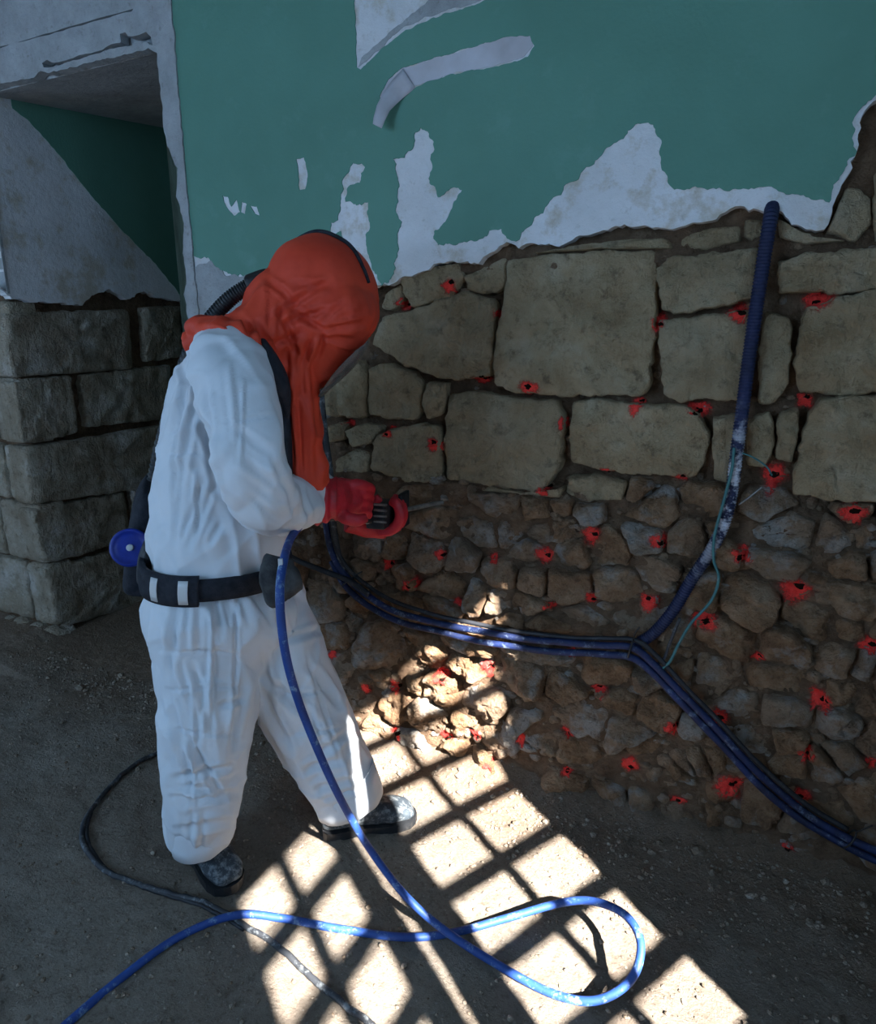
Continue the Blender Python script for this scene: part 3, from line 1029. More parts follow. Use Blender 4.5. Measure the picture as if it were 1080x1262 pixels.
crack = uvw([(56, 79), (62, 76), (70, 79), (88, 75), (110, 68), (130, 63), (140, 57), (153, 54), (152, 44), (158, 43), (162, 47), (176, 45), (184, 41), (190, 47), (192, 57), (184, 54), (176, 52), (166, 58), (154, 60), (140, 61), (128, 67), (108, 72), (86, 79), (70, 84), (58, 85)])
trim_1 = tag(sheet('trim_1', [rough_line(band, 0.012, 0.0035, 33), rough_line(crack, 0.008, 0.002, 37)], W, -0.024, 0.014, 'grey_plaster', None), 'cracked grey plaster band framing the doorway opening', 'trim', kind='structure')
# jamb under the band: rough grey mortar edge
jb = [(XJ + 0.03, -0.05), (XJ + 0.10, -0.05), (XJ + 0.10, 1.56), (XJ + 0.04, 1.56)]
sheet('scratch_coat', [rough_line(jb, 0.012, 0.006, 35)], W, -0.03, 0.004, 'grey_plaster', wall_back)
# green painted wooden door at the back of the reveal
door = empty('door_1', (-2.5, 1.02, 0))
tag(door, 'old dark green wooden door deep inside the opening', 'door', kind='structure')
mesh_obj('door_post', *bevel_box(-3.0, -2.915, 0.965, 1.05, 0, 2.54), 'old_green_wood', door, False)
mesh_obj('door_post', *bevel_box(-2.04, -1.95, 0.965, 1.05, 0, 2.54), 'old_green_wood', door, False)
mesh_obj('door_head', *bevel_box(-2.915, -2.04, 0.965, 1.05, 2.44, 2.54), 'old_green_wood', door, False)
for i in range(6):
    x0 = -2.912 + i * 0.1453
    mesh_obj('door_board', *bevel_box(x0, x0 + 0.141, 1.005, 1.035, 0.01, 2.435, 0.004), 'old_green_wood', door, False)
v, f = box(-3.0, -1.95, 1.05, 1.10, -0.1, 3.4)

# ------------------------------------------------------------------ structure: the rest of the room (outside the frame)
tag(mesh_obj('ceiling', *box(-5.3, 1.4, -4.4, 1.1, 3.4, 3.5), 'ceiling_limewash', smooth=False), 'pale limewashed ceiling above the room', 'ceiling', kind='structure')
WIN_Y0, WIN_Y1, WIN_Z0, WIN_Z1 = -2.62, -1.225, 0.72, 2.64
p = [box(XW, XW + 0.10, -4.3, WIN_Y0, -0.1, 3.4), box(XW, XW + 0.10, WIN_Y1, 0.05, -0.1, 3.4), box(XW, XW + 0.10, WIN_Y0, WIN_Y1, -0.1, WIN_Z0), box(XW, XW + 0.10, WIN_Y0, WIN_Y1, WIN_Z1, 3.4)]
tag(mesh_obj('wall_right', *merge(p), 'ceiling_limewash', smooth=False), 'limewashed wall with the grated window beside the camera', 'wall', kind='structure')
p = [box(-5.3, -3.2, -4.4, -4.3, -0.1, 3.4), box(-1.4, 1.2, -4.4, -4.3, -0.1, 3.4), box(-3.2, -1.4, -4.4, -4.3, 2.7, 3.4)]
tag(mesh_obj('wall_front', *merge(p), 'ceiling_limewash', smooth=False), 'limewashed wall with a wide doorway behind the camera', 'wall', kind='structure')
p = [box(-5.3, -5.2, -4.3, -2.5, -0.1, 3.4), box(-5.3, -5.2, -1.3, 0.1, -0.1, 3.4), box(-5.3, -5.2, -2.5, -1.3, 2.4, 3.4)]
tag(mesh_obj('wall_side', *merge(p), 'ceiling_limewash', smooth=False), 'limewashed side wall with a door opening', 'wall', kind='structure')

# window of two barred casements: one closed, one standing open inwards
win = empty('window_1', (XW, -1.9, WIN_Z0))
tag(win, 'wooden window with two small-paned casements, one ajar', 'window', kind='structure')
for nm, b in (('frame_post', box(XW + 0.0, XW + 0.06, WIN_Y0 - 0.01, WIN_Y0 + 0.20, WIN_Z0, WIN_Z1)), ('frame_rail', box(XW, XW + 0.06, WIN_Y0, WIN_Y1, WIN_Z0 - 0.02, WIN_Z0 + 0.03)), ('frame_rail', box(XW, XW + 0.06, WIN_Y0, WIN_Y1, WIN_Z1 - 0.03, WIN_Z1 + 0.02))):
    mesh_obj(nm, *b, 'old_green_wood', win, False)


def casement(origin, direction, cols, width, rows, zlo, zhi):
    d = Vector(direction).normalized()
    nn = Vector((d.y, -d.x, 0)) * 0.012
    e = empty('casement', origin - Vector((XW, -1.9, WIN_Z0)))
    e.parent = win
    def bar(nm, s0, s1, z0, z1):
        P = [origin + d * s0 - nn, origin + d * s1 - nn, origin + d * s1 + nn, origin + d * s0 + nn]
        V = [Vector((q.x, q.y, z0)) for q in P] + [Vector((q.x, q.y, z1)) for q in P]
        mesh_obj(nm, V, [(0, 3, 2, 1), (4, 5, 6, 7), (0, 1, 5, 4), (1, 2, 6, 5), (2, 3, 7, 6), (3, 0, 4, 7)], 'old_green_wood', e, False)
    s = 0.0
    for c0, c1 in cols:
        bar('stile', s, c0, zlo, zhi)
        s = c1
    bar('stile', s, width, zlo, zhi)
    z = zlo
    for r0, r1 in rows:
        bar('glazing_bar', 0, width, z, r0)
        z = r1
    bar('glazing_bar', 0, width, z, zhi)


rowsA = [(0.79 + 0.2 * k, 0.948 + 0.2 * k) for k in range(9)]
casement(Vector((XW, -1.215, 0)), (-0.447, -0.894, 0), [(0.045, 0.245), (0.278, 0.468)], 0.585, rowsA, WIN_Z0 + 0.01, WIN_Z1)
casement(Vector((XW, -1.945, 0)), (0, -1, 0), [(0.085, 0.245), (0.28, 0.44)], 0.50, [(0.735 + 0.2 * k, 0.885 + 0.2 * k) for k in range(8)], WIN_Z0 + 0.01, WIN_Z1)

# ------------------------------------------------------------------ loose soil and stones on the floor (uncountable)
V, Fc = [], []
ico = bmesh.new()
bmesh.ops.create_icosphere(ico, subdivisions=1, radius=1)
ico.verts.index_update()
iv = [v.co.copy() for v in ico.verts]
ifc = [tuple(v.index for v in f.verts) for f in ico.faces]
ico.free()
for i in range(5200):
    if i < 2200:
        x = rnd.uniform(-2.9, 0.5)
        y = -abs(rnd.gauss(0, 0.20)) - 0.07
    else:
        x = rnd.uniform(-3.0, 0.5)
        y = rnd.uniform(-1.5, -0.07)
    r = min(0.016, 0.0020 + abs(rnd.gauss(0, 0.0026)))
    if y > -0.25 and rnd.random() < 0.15:
        r *= 2.0
    z = floor_h(x, y)
    k = len(V)
    for q in iv:
        V.append((x + q.x * r * rnd.uniform(.7, 1.3), y + q.y * r * rnd.uniform(.7, 1.3), z + r * 0.3 + q.z * r * rnd.uniform(.5, 0.9)))
    Fc += [tuple(a_ + k for a_ in q) for q in ifc]
tag(mesh_obj('soil_crumbs', V, Fc, 'soil_clod', smooth=False), 'loose soil crumbs and grit scattered over the earth floor', 'soil', kind='stuff')
#__PART2__
# ------------------------------------------------------------------ pipes and cables fixed to the wall
def wall_path(pts, w0, n=14, wob=0.0, seed=0):
    P = [aty(x, y, -w0) for x, y in pts]
    out = spline(P, n)
    if wob:
        out = [p + Vector((0, wob * noise.noise(Vector((p.x * 6, p.z * 6, seed))), wob * noise.noise(Vector((p.x * 6, p.z * 6, seed + 5))))) for p in out]
    return out


def off(pts, dx, dy):
    return [(x + dx, y + dy) for x, y in pts]


RUN = [(384, 470), (390, 530), (397, 590), (401, 640), (409, 680), (428, 712), (470, 744), (520, 763), (575, 775), (640, 787), (700, 793), (745, 795), (780, 798), (806, 818), (838, 852), (880, 895), (930, 948), (985, 997), (1040, 1030), (1085, 1052), (1140, 1075)]
tag(mesh_obj('wall_hose', *sweep(wall_path(RUN, 0.062, 14, 0.006, 1), 0.0108, 12), 'blue_conduit'), 'upper blue hose of the bundle running low across the stone wall', 'hose', 'hoses bundled along the wall')
tag(mesh_obj('wall_hose', *sweep(wall_path(off(RUN[4:], -1, 11), 0.058, 14, 0.006, 2), 0.0108, 12), 'blue_conduit'), 'lower blue hose of the bundle running low across the stone wall', 'hose', 'hoses bundled along the wall')
tag(mesh_obj('wall_cable', *sweep(wall_path(off(RUN[:-2], 5, -8), 0.054, 14, 0.006, 3), 0.0075, 10), 'black_cable'), 'thin black cable on top of the blue hose bundle', 'cable', 'hoses bundled along the wall')
tag(mesh_obj('wall_cable', *sweep(wall_path([(396, 480), (401, 540), (409, 600), (413, 660), (424, 702), (440, 722)], 0.050, 14, 0.006, 4), 0.011, 10), 'dusty_black_cable'), 'black cable hanging down the wall right behind the orange hood', 'cable')
tag(mesh_obj('wall_cable', *sweep(wall_path([(330, 668), (365, 690), (400, 704), (430, 716), (455, 733)], 0.075, 14, 0.004, 5), 0.010, 10), 'black_cable'), 'short black cable crossing to the wall bundle beside the pouch', 'cable')

# corrugated riser
RISE = [(783, 795), (806, 780), (830, 752), (854, 712), (878, 676), (894, 640), (903, 600), (908, 560), (914, 515), (921, 460), (930, 395), (940, 330), (950, 268), (953, 250)]
path = spline([aty(x, y, -0.030 if y > 290 else (-0.024 if y > 260 else 0.03)) for x, y in RISE], 60)
# resample evenly so that the ribs are regular
acc = [0.0]
for a_, b_ in zip(path, path[1:]):
    acc.append(acc[-1] + (b_ - a_).length)
tot, ev, k = acc[-1], [], 0
N_ = int(tot / 0.0020)
for i in range(N_ + 1):
    s = tot * i / N_
    while k < len(acc) - 2 and acc[k + 1] < s:
        k += 1
    ev.append(path[k].lerp(path[k + 1], (s - acc[k]) / max(acc[k + 1] - acc[k], 1e-9)))
riser = tag(mesh_obj('corrugated_conduit', *sweep(ev, lambda i: 0.0150 + (0.0022 if (i // 2) % 2 else 0.0), 14), 'navy_conduit'), 'dark navy corrugated conduit climbing the wall to the plaster edge', 'conduit')
tag(mesh_obj('wire', *sweep(wall_path([(905, 552), (902, 580), (893, 615), (881, 660), (880, 690), (886, 712), (877, 740), (852, 768), (836, 795), (826, 815), (812, 828)], 0.058, 12), 0.0040, 8), 'teal_wire'), 'thin teal wire hanging in front of the corrugated conduit', 'wire')
tag(mesh_obj('wire', *sweep(wall_path([(906, 556), (925, 562), (944, 574), (952, 586)], 0.035, 10), 0.0022, 6), 'teal_wire'), 'fine wire stub reaching from conduit to red mark', 'wire')
tag(mesh_obj('nail', *sweep(wall_path([(911, 622), (925, 612), (940, 600)], 0.035, 8), 0.0030, 6), 'dull_metal'), 'short metal nail stuck in the wall beside the conduit', 'nail')
tag(mesh_obj('cable_end', *sweep(wall_path([(838, 762), (826, 792), (818, 812), (800, 822), (782, 812)], 0.045, 10), 0.0045, 8), 'dusty_black_cable'), 'dark frayed cable end hanging by the hose junction', 'cable')


def tie(px, py, w0, r1, tilt, label):
    c = aty(px, py, -w0)
    V, Fc = [], []
    e = empty('cable_tie', c)
    tag(e, label, 'cable tie', 'cable ties on the hose bundle')
    pts = []
    a1 = Vector((math.cos(tilt), 0, math.sin(tilt)))
    for k in range(25):
        t = 2 * math.pi * k / 24
        pts.append(c + Vector((0, -1, 0)) * (r1 * 0.75 * math.cos(t)) + a1 * (r1 * math.sin(t)))
    mesh_obj('strap', *sweep(pts, 0.0028, 6, False), 'black_rubber', e)
    mesh_obj('tail', *sweep(spline([c + a1 * r1, c + a1 * (r1 + 0.025) + Vector((0, -0.015, 0)), c + a1 * (r1 + 0.05) + Vector((0.008, -0.02, 0))], 5), 0.0022, 6), 'black_rubber', e)


tie(778, 799, 0.056, 0.031, math.radians(80), 'black cable tie where the conduit joins the hose bundle')
tie(1047, 1034, 0.056, 0.030, math.radians(65), 'black cable tie on the hose bundle near right edge')
tie(430, 716, 0.056, 0.030, math.radians(40), 'black cable tie on the hose bundle behind the worker')

# ------------------------------------------------------------------ hoses on the floor
def fl(x, y, z=0.0):
    p = atz(x, y, z)
    return p


HR = 0.0098
hose = [aty(432, 640, -0.40), aty(405, 637, -0.44), aty(380, 641, -0.52), aty(361, 659, -0.66), aty(350, 690, -0.80), aty(345, 735, -0.86), aty(351, 800, -0.86), aty(366, 858, -0.83), aty(390, 920, -0.80), aty(420, 985, -0.76)]
hose += [fl(455, 1045, 0.16), fl(500, 1104, 0.10), fl(550, 1148, 0.040), fl(612, 1188, 0.012), fl(680, 1224, 0.012), fl(735, 1233, 0.030), fl(778, 1207, 0.075), fl(790, 1163, 0.115), fl(771, 1128, 0.125), fl(732, 1111, 0.10),
         fl(690, 1113, 0.065), fl(620, 1133, 0.030), fl(560, 1149, 0.012), fl(500, 1155, 0.011), fl(420, 1145, 0.012), fl(350, 1132, 0.022), fl(290, 1128, 0.034), fl(220, 1155, 0.014), (fl(150, 1205, 0.011)), fl(80, 1264, 0.011), fl(20, 1320, 0.011), fl(-60, 1400, 0.011)]
hp = spline(hose, 12)
tag(mesh_obj('air_hose', *sweep(hp, HR, 12), 'blue_hose'), 'bright blue air hose looping from the tool over the floor', 'hose')
cab = [(225, 905), (200, 922), (165, 942), (135, 968), (108, 1005), (101, 1028), (106, 1048), (125, 1068), (160, 1084), (215, 1100), (260, 1116), (300, 1138), (345, 1168), (395, 1212), (430, 1240), (470, 1272), (540, 1330)]
cp = spline([fl(x, y, 0.010) for x, y in cab], 12)
cp = [Vector((p.x, p.y, floor_h(p.x, p.y) + 0.008)) for p in cp]
tag(mesh_obj('floor_cable', *sweep(cp, 0.0078, 10), 'dusty_black_cable'), 'dusty black cable curving over the floor left of the worker', 'cable')
cab2 = [(112, 1000), (107, 1022), (112, 1046), (132, 1070), (168, 1087), (225, 1106), (262, 1122), (300, 1142)]
cp = spline([fl(x, y, 0.010) for x, y in cab2], 12)
tag(mesh_obj('floor_cable', *sweep([Vector((p.x, p.y, floor_h(p.x, p.y) + 0.006)) for p in cp], 0.0055, 8), 'black_cable'), 'thinner black cable hugging the inside of the floor curve', 'cable')

# ------------------------------------------------------------------ the worker
BASE = Vector((-1.12, -0.62, 0.0))
person = empty('person', BASE)
tag(person, 'person in white coverall and orange hood working on the stone wall', 'person')


def loft(ch, sides=28, power=2.3):
    """chain of (px, py, half width in px, world y, half depth in m) -> closed tube"""
    C = [aty(c[0], c[1], c[3]) for c in ch]
    V, Fc = [], []
    n = len(ch)
    for i, c in enumerate(ch):
        t = (C[min(i + 1, n - 1)] - C[max(i - 1, 0)]).normalized()
        view = (C[i] - CAM).normalized()
        s = t.cross(view).normalized()
        d = s.cross(t).normalized()
        hw = c[2] * (C[i] - CAM).dot(FW) / F
        for k in range(sides):
            a_ = 2 * math.pi * k / sides
            ca, sa = math.cos(a_), math.sin(a_)
            x = math.copysign(abs(ca) ** (2 / power), ca)
            y = math.copysign(abs(sa) ** (2 / power), sa)
            V.append(C[i] + s * (hw * x) + d * (c[4] * y))
    for i in range(n - 1):
        for k in range(sides):
            k2 = (k + 1) % sides
            Fc.append((i * sides + k, i * sides + k2, (i + 1) * sides + k2, (i + 1) * sides + k))
    Fc.append(tuple(range(sides))[::-1])
    Fc.append(tuple((n - 1) * sides + k for k in range(sides)))
    return V, Fc


def dense(ch, n=6):
    sp = spline_n(ch, n)
    return [tuple(p) for p in sp]


def spline_n(pts, n):
    P = [list(p) for p in pts]
    P = [[2 * a_ - b_ for a_, b_ in zip(P[0], P[1])]] + P + [[2 * a_ - b_ for a_, b_ in zip(P[-1], P[-2])]]
    out = []
    for i in range(1, len(P) - 2):
        for k in range(n):
            t = k / n
            row = []
            for a_, b_, c_, d_ in zip(P[i - 1], P[i], P[i + 1], P[i + 2]):
                row.append(0.5 * (2 * b_ + (c_ - a_) * t + (2 * a_ - 5 * b_ + 4 * c_ - d_) * t * t + (3 * b_ - a_ - 3 * c_ + d_) * t ** 3))
            out.append(row)
    out.append(P[-2])
    return out


def ell(px, py, Y, rx, ry, rd, rot=0.0, nu_=24, nv=16):
    """ellipsoid with image-plane half sizes in px and half depth in m"""
    c = aty(px, py, Y)
    sc = (c - CAM).dot(FW) / F
    view = (c - CAM).normalized()
    r = view.cross(Vector((0, 0, 1))).normalized()
    u = r.cross(view)
    ra = r * math.cos(rot) + u * math.sin(rot)
    ua = -r * math.sin(rot) + u * math.cos(rot)
    V, Fc = [], []
    for j in range(1, nv):
        ph = math.pi * j / nv
        for k in range(nu_):
            t = 2 * math.pi * k / nu_
            V.append(c + ra * (rx * sc * math.sin(ph) * math.cos(t)) + view * (rd * math.sin(ph) * math.sin(t)) + ua * (ry * sc * math.cos(ph)))
    for j in range(nv - 2):
        for k in range(nu_):
            k2 = (k + 1) % nu_
            Fc.append((j * nu_ + k, j * nu_ + k2, (j + 1) * nu_ + k2, (j + 1) * nu_ + k))
    V.append(c + ua * (ry * sc))
    V.append(c - ua * (ry * sc))
    t_, b_ = len(V) - 2, len(V) - 1
    for k in range(nu_):
        k2 = (k + 1) % nu_
        Fc.append((t_, k2, k))
        Fc.append((b_, (nv - 2) * nu_ + k, (nv - 2) * nu_ + k2))
    return V, Fc


# ---- coverall: torso, legs and sleeves as one skin
torso = [(258, 414, 18, -0.62, 0.07), (268, 432, 40, -0.62, 0.13), (276, 460, 60, -0.61, 0.155), (279, 500, 70, -0.61, 0.155), (277, 550, 75, -0.61, 0.16), (274, 600, 78, -0.615, 0.168), (272, 645, 81, -0.625, 0.185),
         (271, 675, 79, -0.63, 0.185), (270, 694, 75, -0.63, 0.175), (270, 712, 79, -0.63, 0.19), (272, 740, 88, -0.63, 0.21), (276, 768, 86, -0.63, 0.20), (280, 795, 68, -0.63, 0.165), (286, 822, 40, -0.62, 0.11), (290, 840, 18, -0.62, 0.05)]
legR = [(254, 735, 66, -0.68, 0.14), (256, 780, 64, -0.70, 0.135), (258, 830, 59, -0.72, 0.125), (258, 880, 55.5, -0.74, 0.118), (253, 930, 51, -0.76, 0.110), (250, 975, 46, -0.775, 0.104), (247, 1000, 42, -0.775, 0.096), (247, 1018, 38, -0.775, 0.092), (249, 1030, 34, -0.775, 0.086)]
legL = [(310, 735, 58, -0.55, 0.14), (334, 780, 53, -0.54, 0.13), (352, 820, 50, -0.53, 0.122), (370, 860, 51, -0.515, 0.116), (387, 897, 50, -0.50, 0.110), (403, 932, 46, -0.485, 0.105), (416, 955, 42, -0.472, 0.100), (424, 972, 40, -0.466, 0.096), (428, 982, 37, -0.463, 0.092)]
armR = [(276, 430, 30, -0.70, 0.07), (288, 455, 44, -0.75, 0.080), (297, 495, 47, -0.795, 0.082), (303, 540, 46, -0.815, 0.082), (311, 580, 45, -0.81, 0.080), (320, 608, 41, -0.775, 0.078), (336, 619, 36, -0.68, 0.074), (356, 619, 33, -0.60, 0.070), (374, 617, 30, -0.53, 0.064), (386, 616, 27, -0.49, 0.058)]
armL = [(315, 455, 34, -0.50, 0.08), (338, 500, 38, -0.45, 0.08), (360, 560, 36, -0.40, 0.075), (385, 600, 26, -0.34, 0.06), (418, 618, 17, -0.27, 0.048), (438, 628, 13, -0.235, 0.042)]
V, N, Fc = remesh([loft(dense(torso)), loft(dense(legR)), loft(dense(legL)), loft(dense(armR)), loft(dense(armL))], 0.0062, 9)


def project(p):
    v = p - CAM
    z = v.dot(FW)
    return 540 + F * v.dot(RT) / z, 631 - F * v.dot(UP) / z


# individual creases: (x0, y0, x1, y1, width px, depth m; negative = ridge) on the side towards the camera
CREASE = [(238, 830, 240, 1000, 3, -.006), (262, 720, 258, 920, 3, -.006), (292, 725, 288, 900, 3, .006), (205, 850, 305, 845, 3, .005), (204, 900, 303, 906, 3, .005), (200, 800, 300, 806, 3, .004), (345, 800, 400, 930, 3, -.006), (375, 800, 425, 960, 3, .005), (340, 860, 405, 850, 3, .005), (360, 905, 425, 895, 3, .005), (225, 440, 215, 640, 3, .006), (243, 580, 238, 670, 3, -.005), (210, 560, 255, 556, 3, .004), (300, 470, 296, 575, 3, -.005), (270, 520, 340, 512, 3, .004), (213, 540, 238, 440, 7, .010), (222, 600, 246, 470, 6, .008), (240, 500, 262, 560, 6, .012), (232, 450, 246, 530, 5, -.007), (238, 645, 252, 590, 6, .008), (258, 670, 272, 645, 5, .006), (225, 668, 236, 630, 5, .006),
          (232, 676, 262, 600, 6, .008), (215, 670, 225, 600, 5, .007), (252, 470, 262, 560, 6, .010), (258, 560, 270, 610, 6, .008), (290, 560, 345, 600, 7, .005), (305, 610, 345, 640, 6, .004), (352, 592, 362, 640, 5, .005), (335, 565, 352, 605, 5, .005), (285, 525, 335, 560, 7, .004), (283, 450, 290, 540, 5, -.004), (370, 598, 378, 640, 4, .006),
          (222, 735, 212, 830, 6, .010), (240, 722, 238, 800, 5, -.008), (258, 722, 275, 790, 6, .008), (300, 715, 335, 765, 6, .010), (282, 720, 300, 770, 5, -.006), (207, 850, 240, 985, 6, .008), (238, 820, 262, 900, 6, .009), (262, 800, 250, 920, 5, -.007), (225, 900, 275, 985, 6, .010),
          (215, 960, 285, 945, 6, .012), (212, 975, 282, 982, 5, -.010), (225, 990, 290, 978, 6, .010), (220, 1020, 285, 1010, 6, .008), (245, 1000, 240, 1050, 5, -.007), (300, 830, 285, 930, 6, .008), (325, 830, 400, 900, 7, .010), (322, 850, 360, 925, 6, .010), (380, 820, 418, 870, 6, .008), (345, 790, 400, 775, 6, .007),
          (390, 930, 430, 900, 6, .008), (372, 950, 420, 935, 6, .010), (385, 975, 440, 955, 6, .008), (400, 990, 455, 975, 5, -.006), (330, 800, 345, 870, 6, -.008), (420, 920, 445, 980, 6, .007), (335, 735, 352, 790, 5, .007), (205, 760, 230, 870, 5, -.007), (270, 870, 300, 860, 5, .006)]
HH = []
for p, nn in zip(V, N):
    h = 0.007 * (noise.noise(Vector((p.x * 9, p.y * 9, p.z * 4.0))))
    wx = 0.05 * noise.noise(p * 5)
    h += 0.016 * (abs(noise.noise(Vector(((p.x + wx) * 6.5 + p.z * 3.0, p.y * 7, p.z * 3.4 - 8)))) - 0.2)
    h += 0.013 * (abs(noise.noise(Vector((p.x * 10 - p.z * 7.0, p.y * 9, p.z * 6 + p.x * 5 + 31)))) - 0.2)
    rd_ = 1 - abs(noise.noise(Vector(((p.x + wx) * 11 + p.z * 2.5, p.y * 11, p.z * 3.2 + 5))))
    h += 0.009 * (max(0.0, rd_ - 0.6) / 0.4) ** 2
    rd_ = 1 - abs(noise.noise(Vector(((p.x + wx) * 7 - p.z * 8, p.y * 9, p.z * 5 + 15))))
    h += 0.004 * (max(0.0, rd_ - 0.7) / 0.3) ** 2
    if nn.dot(FW) < 0.1:
        x, y = project(p)
        for x0, y0, x1, y1, wd, dp in CREASE:
            ex, ey = x1 - x0, y1 - y0
            t = max(0.0, min(1.0, ((x - x0) * ex + (y - y0) * ey) / (ex * ex + ey * ey)))
            dq = math.hypot(x - x0 - ex * t, y - y0 - ey * t) / (wd * 0.8)
            if dq < 2.5:
                fade = min(1.0, 4 * t * (1 - t) + 0.25)
                h -= dp * 1.15 * fade * math.exp(-dq * dq) - dp * 0.6 * fade * math.exp(-(dq - 1.6) ** 2 * 2)
    HH.append(h)
adj = [[] for _ in V]
for f in Fc:
    for q in range(len(f)):
        adj[f[q]].append(f[q - 1])
        adj[f[q - 1]].append(f[q])
for _ in range(1):
    HH = [0.75 * HH[i] + 0.25 * sum(HH[j] for j in adj[i]) / max(1, len(adj[i])) for i in range(len(HH))]
NV = [p + nn * h for p, nn, h in zip(V, N, HH)]
coverall = mesh_obj('coverall', NV, Fc, 'coverall_fabric', person)

def hem(ch, tilt, name='trouser_hem'):
    C = [aty(c[0], c[1], c[3]) for c in ch]
    V, Fc = [], []
    n, m_ = 40, len(ch)
    for i, c in enumerate(ch):
        sc = (C[i] - CAM).dot(FW) / F
        view = (C[i] - CAM)
        view.z = 0
        view.normalize()
        s_ = Vector((view.y, -view.x, 0))
        for k in range(n):
            a_ = 2 * math.pi * k / n
            wv = 1 + 0.05 * noise.noise(Vector((math.cos(a_) * 2.2, math.sin(a_) * 2.2, ch[0][0] + i * 0.2)))
            q = C[i] + s_ * (c[2] * sc * wv * math.cos(a_)) - view * (c[4] * wv * math.sin(a_))
            q.z += tilt * (q - C[i]).dot(s_) + 0.006 * (i / (m_ - 1)) * noise.noise(Vector((math.cos(a_) * 3, math.sin(a_) * 3, 7)))
            V.append(q)
    for i in range(m_ - 1):
        for k in range(n):
            Fc.append((i * n + k, i * n + (k + 1) % n, (i + 1) * n + (k + 1) % n, (i + 1) * n + k))
    o = mesh_obj(name, V, Fc, 'coverall_fabric', coverall)
    m = o.modifiers.new('t', 'SOLIDIFY')
    m.thickness = 0.003
    return o


hem([(248, 986, 41.5, -0.775, 0.098), (247, 1005, 40, -0.776, 0.098), (248, 1020, 38.5, -0.778, 0.096), (250, 1033, 37.5, -0.78, 0.095)], 0.10)
hem([(419, 952, 41, -0.470, 0.100), (425, 967, 41, -0.466, 0.100), (430, 979, 41, -0.463, 0.099), (433, 988, 40.5, -0.461, 0.097)], 0.32)

# ---- belt with reflective stripes, pouch, blower unit with blue filter
def waist(py0, py1, grow, frac0=0.0, frac1=1.0):
    """band round the waist between two image heights"""
    V, Fc = [], []
    rows = 5
    n = 72
    for j in range(rows):
        t = j / (rows - 1)
        py = py0 + (py1 - py0) * t
        bulge = 0.004 * math.sin(math.pi * t)
        cx, hw = 270, 79
        c = aty(cx, py, -0.63)
        sc = (c - CAM).dot(FW) / F
        view = (c - CAM)
        view.z = 0
        view.normalize()
        s = Vector((-view.y, view.x, 0)) * -1
        for k in range(n + 1):
            a_ = 2 * math.pi * (frac0 + (frac1 - frac0) * k / n)
            ca, sa = math.cos(a_), math.sin(a_)
            x = math.copysign(abs(ca) ** (2 / 2.3), ca)
            y = math.copysign(abs(sa) ** (2 / 2.3), sa)
            V.append(c + s * ((hw * sc + grow + bulge) * x) - view * ((0.186 + grow + bulge) * y))
    m_ = n + 1
    for j in range(rows - 1):
        for k in range(n):
            Fc.append((j * m_ + k, j * m_ + k + 1, (j + 1) * m_ + k + 1, (j + 1) * m_ + k))
    return V, Fc


def solid(o, th, offs=0.0):
    m = o.modifiers.new('t', 'SOLIDIFY')
    m.thickness = th
    m.offset = offs
    return o


belt = solid(mesh_obj('belt', *waist(683, 707, 0.013), 'black_webbing', person), 0.008)
pad = solid(mesh_obj('belt_pad', *waist(678, 711, 0.019, 0.285, 0.56), 'black_webbing', person), 0.012)
for f0, f1 in ((0.372, 0.392), (0.303, 0.322)):
    solid(mesh_obj('reflective_stripe', *waist(682, 708, 0.0275, f0, f1), 'reflective_tape', person), 0.002)
# pouch in front
c = aty(345, 705, -0.76)


def oriented_box(name, c, half, yaw, pitch, mat, parent, bev=0.01):
    v, f = bevel_box(-half[0], half[0], -half[1], half[1], -half[2], half[2], bev, 3)
    M = Matrix.Rotation(yaw, 3, 'Z') @ Matrix.Rotation(pitch, 3, 'X')
    return mesh_obj(name, [c + M @ Vector(q) for q in v], f, mat, parent)


# pouch: tapered bag
pc = [(345, 686, 17, -0.775, 0.026), (342, 700, 21, -0.785, 0.030), (345, 714, 25, -0.785, 0.033), (350, 727, 24, -0.78, 0.030), (352, 731, 20, -0.775, 0.022)]
V, N, Fc = remesh([loft(dense(pc), 28, 7)], 0.005, 1)
pouch = mesh_obj('pouch', [p + n_ * 0.006 * noise.noise(p * 30) for p, n_ in zip(V, N)], Fc, 'grey_pouch', person)
c = aty(349, 695, -0.80)
oriented_box('pouch_tag', aty(346, 696, -0.825), (0.005, 0.003, 0.014), AZ, 0, 'reflective_tape', pouch, 0.001)
# blower on the back
blower = [(186, 596, 8, -0.60, 0.07), (183, 612, 14, -0.60, 0.09), (181, 640, 19, -0.60, 0.10), (180, 670, 22, -0.61, 0.105), (180, 700, 25, -0.62, 0.10), (178, 716, 22, -0.62, 0.09), (178, 722, 16, -0.62, 0.07)]
V, N, Fc = remesh([loft(dense(blower), 24, 4)], 0.006, 3)
blow = mesh_obj('blower_unit', V, Fc, 'black_webbing', person)
# filter: short blue drum facing the camera with a centre boss
c = aty(160, 675, -0.72)
ax = (CAM - c)
ax = (ax.normalized() + Vector((-0.15, -0.1, 0.0))).normalized()


def lathe(prof, c, ax, n=40):
    ax = ax.normalized()
    r0 = ax.cross(Vector((0, 0, 1))).normalized()
    u0 = r0.cross(ax)
    V, Fc = [], []
    for r, h in prof:
        for k in range(n):
            t = 2 * math.pi * k / n
            V.append(c + ax * h + (r0 * math.cos(t) + u0 * math.sin(t)) * r)
    for j in range(len(prof) - 1):
        for k in range(n):
            k2 = (k + 1) % n
            Fc.append((j * n + k, j * n + k2, (j + 1) * n + k2, (j + 1) * n + k))
    Fc.append(tuple(range(n))[::-1])
    Fc.append(tuple((len(prof) - 1) * n + k for k in range(n)))
    return V, Fc


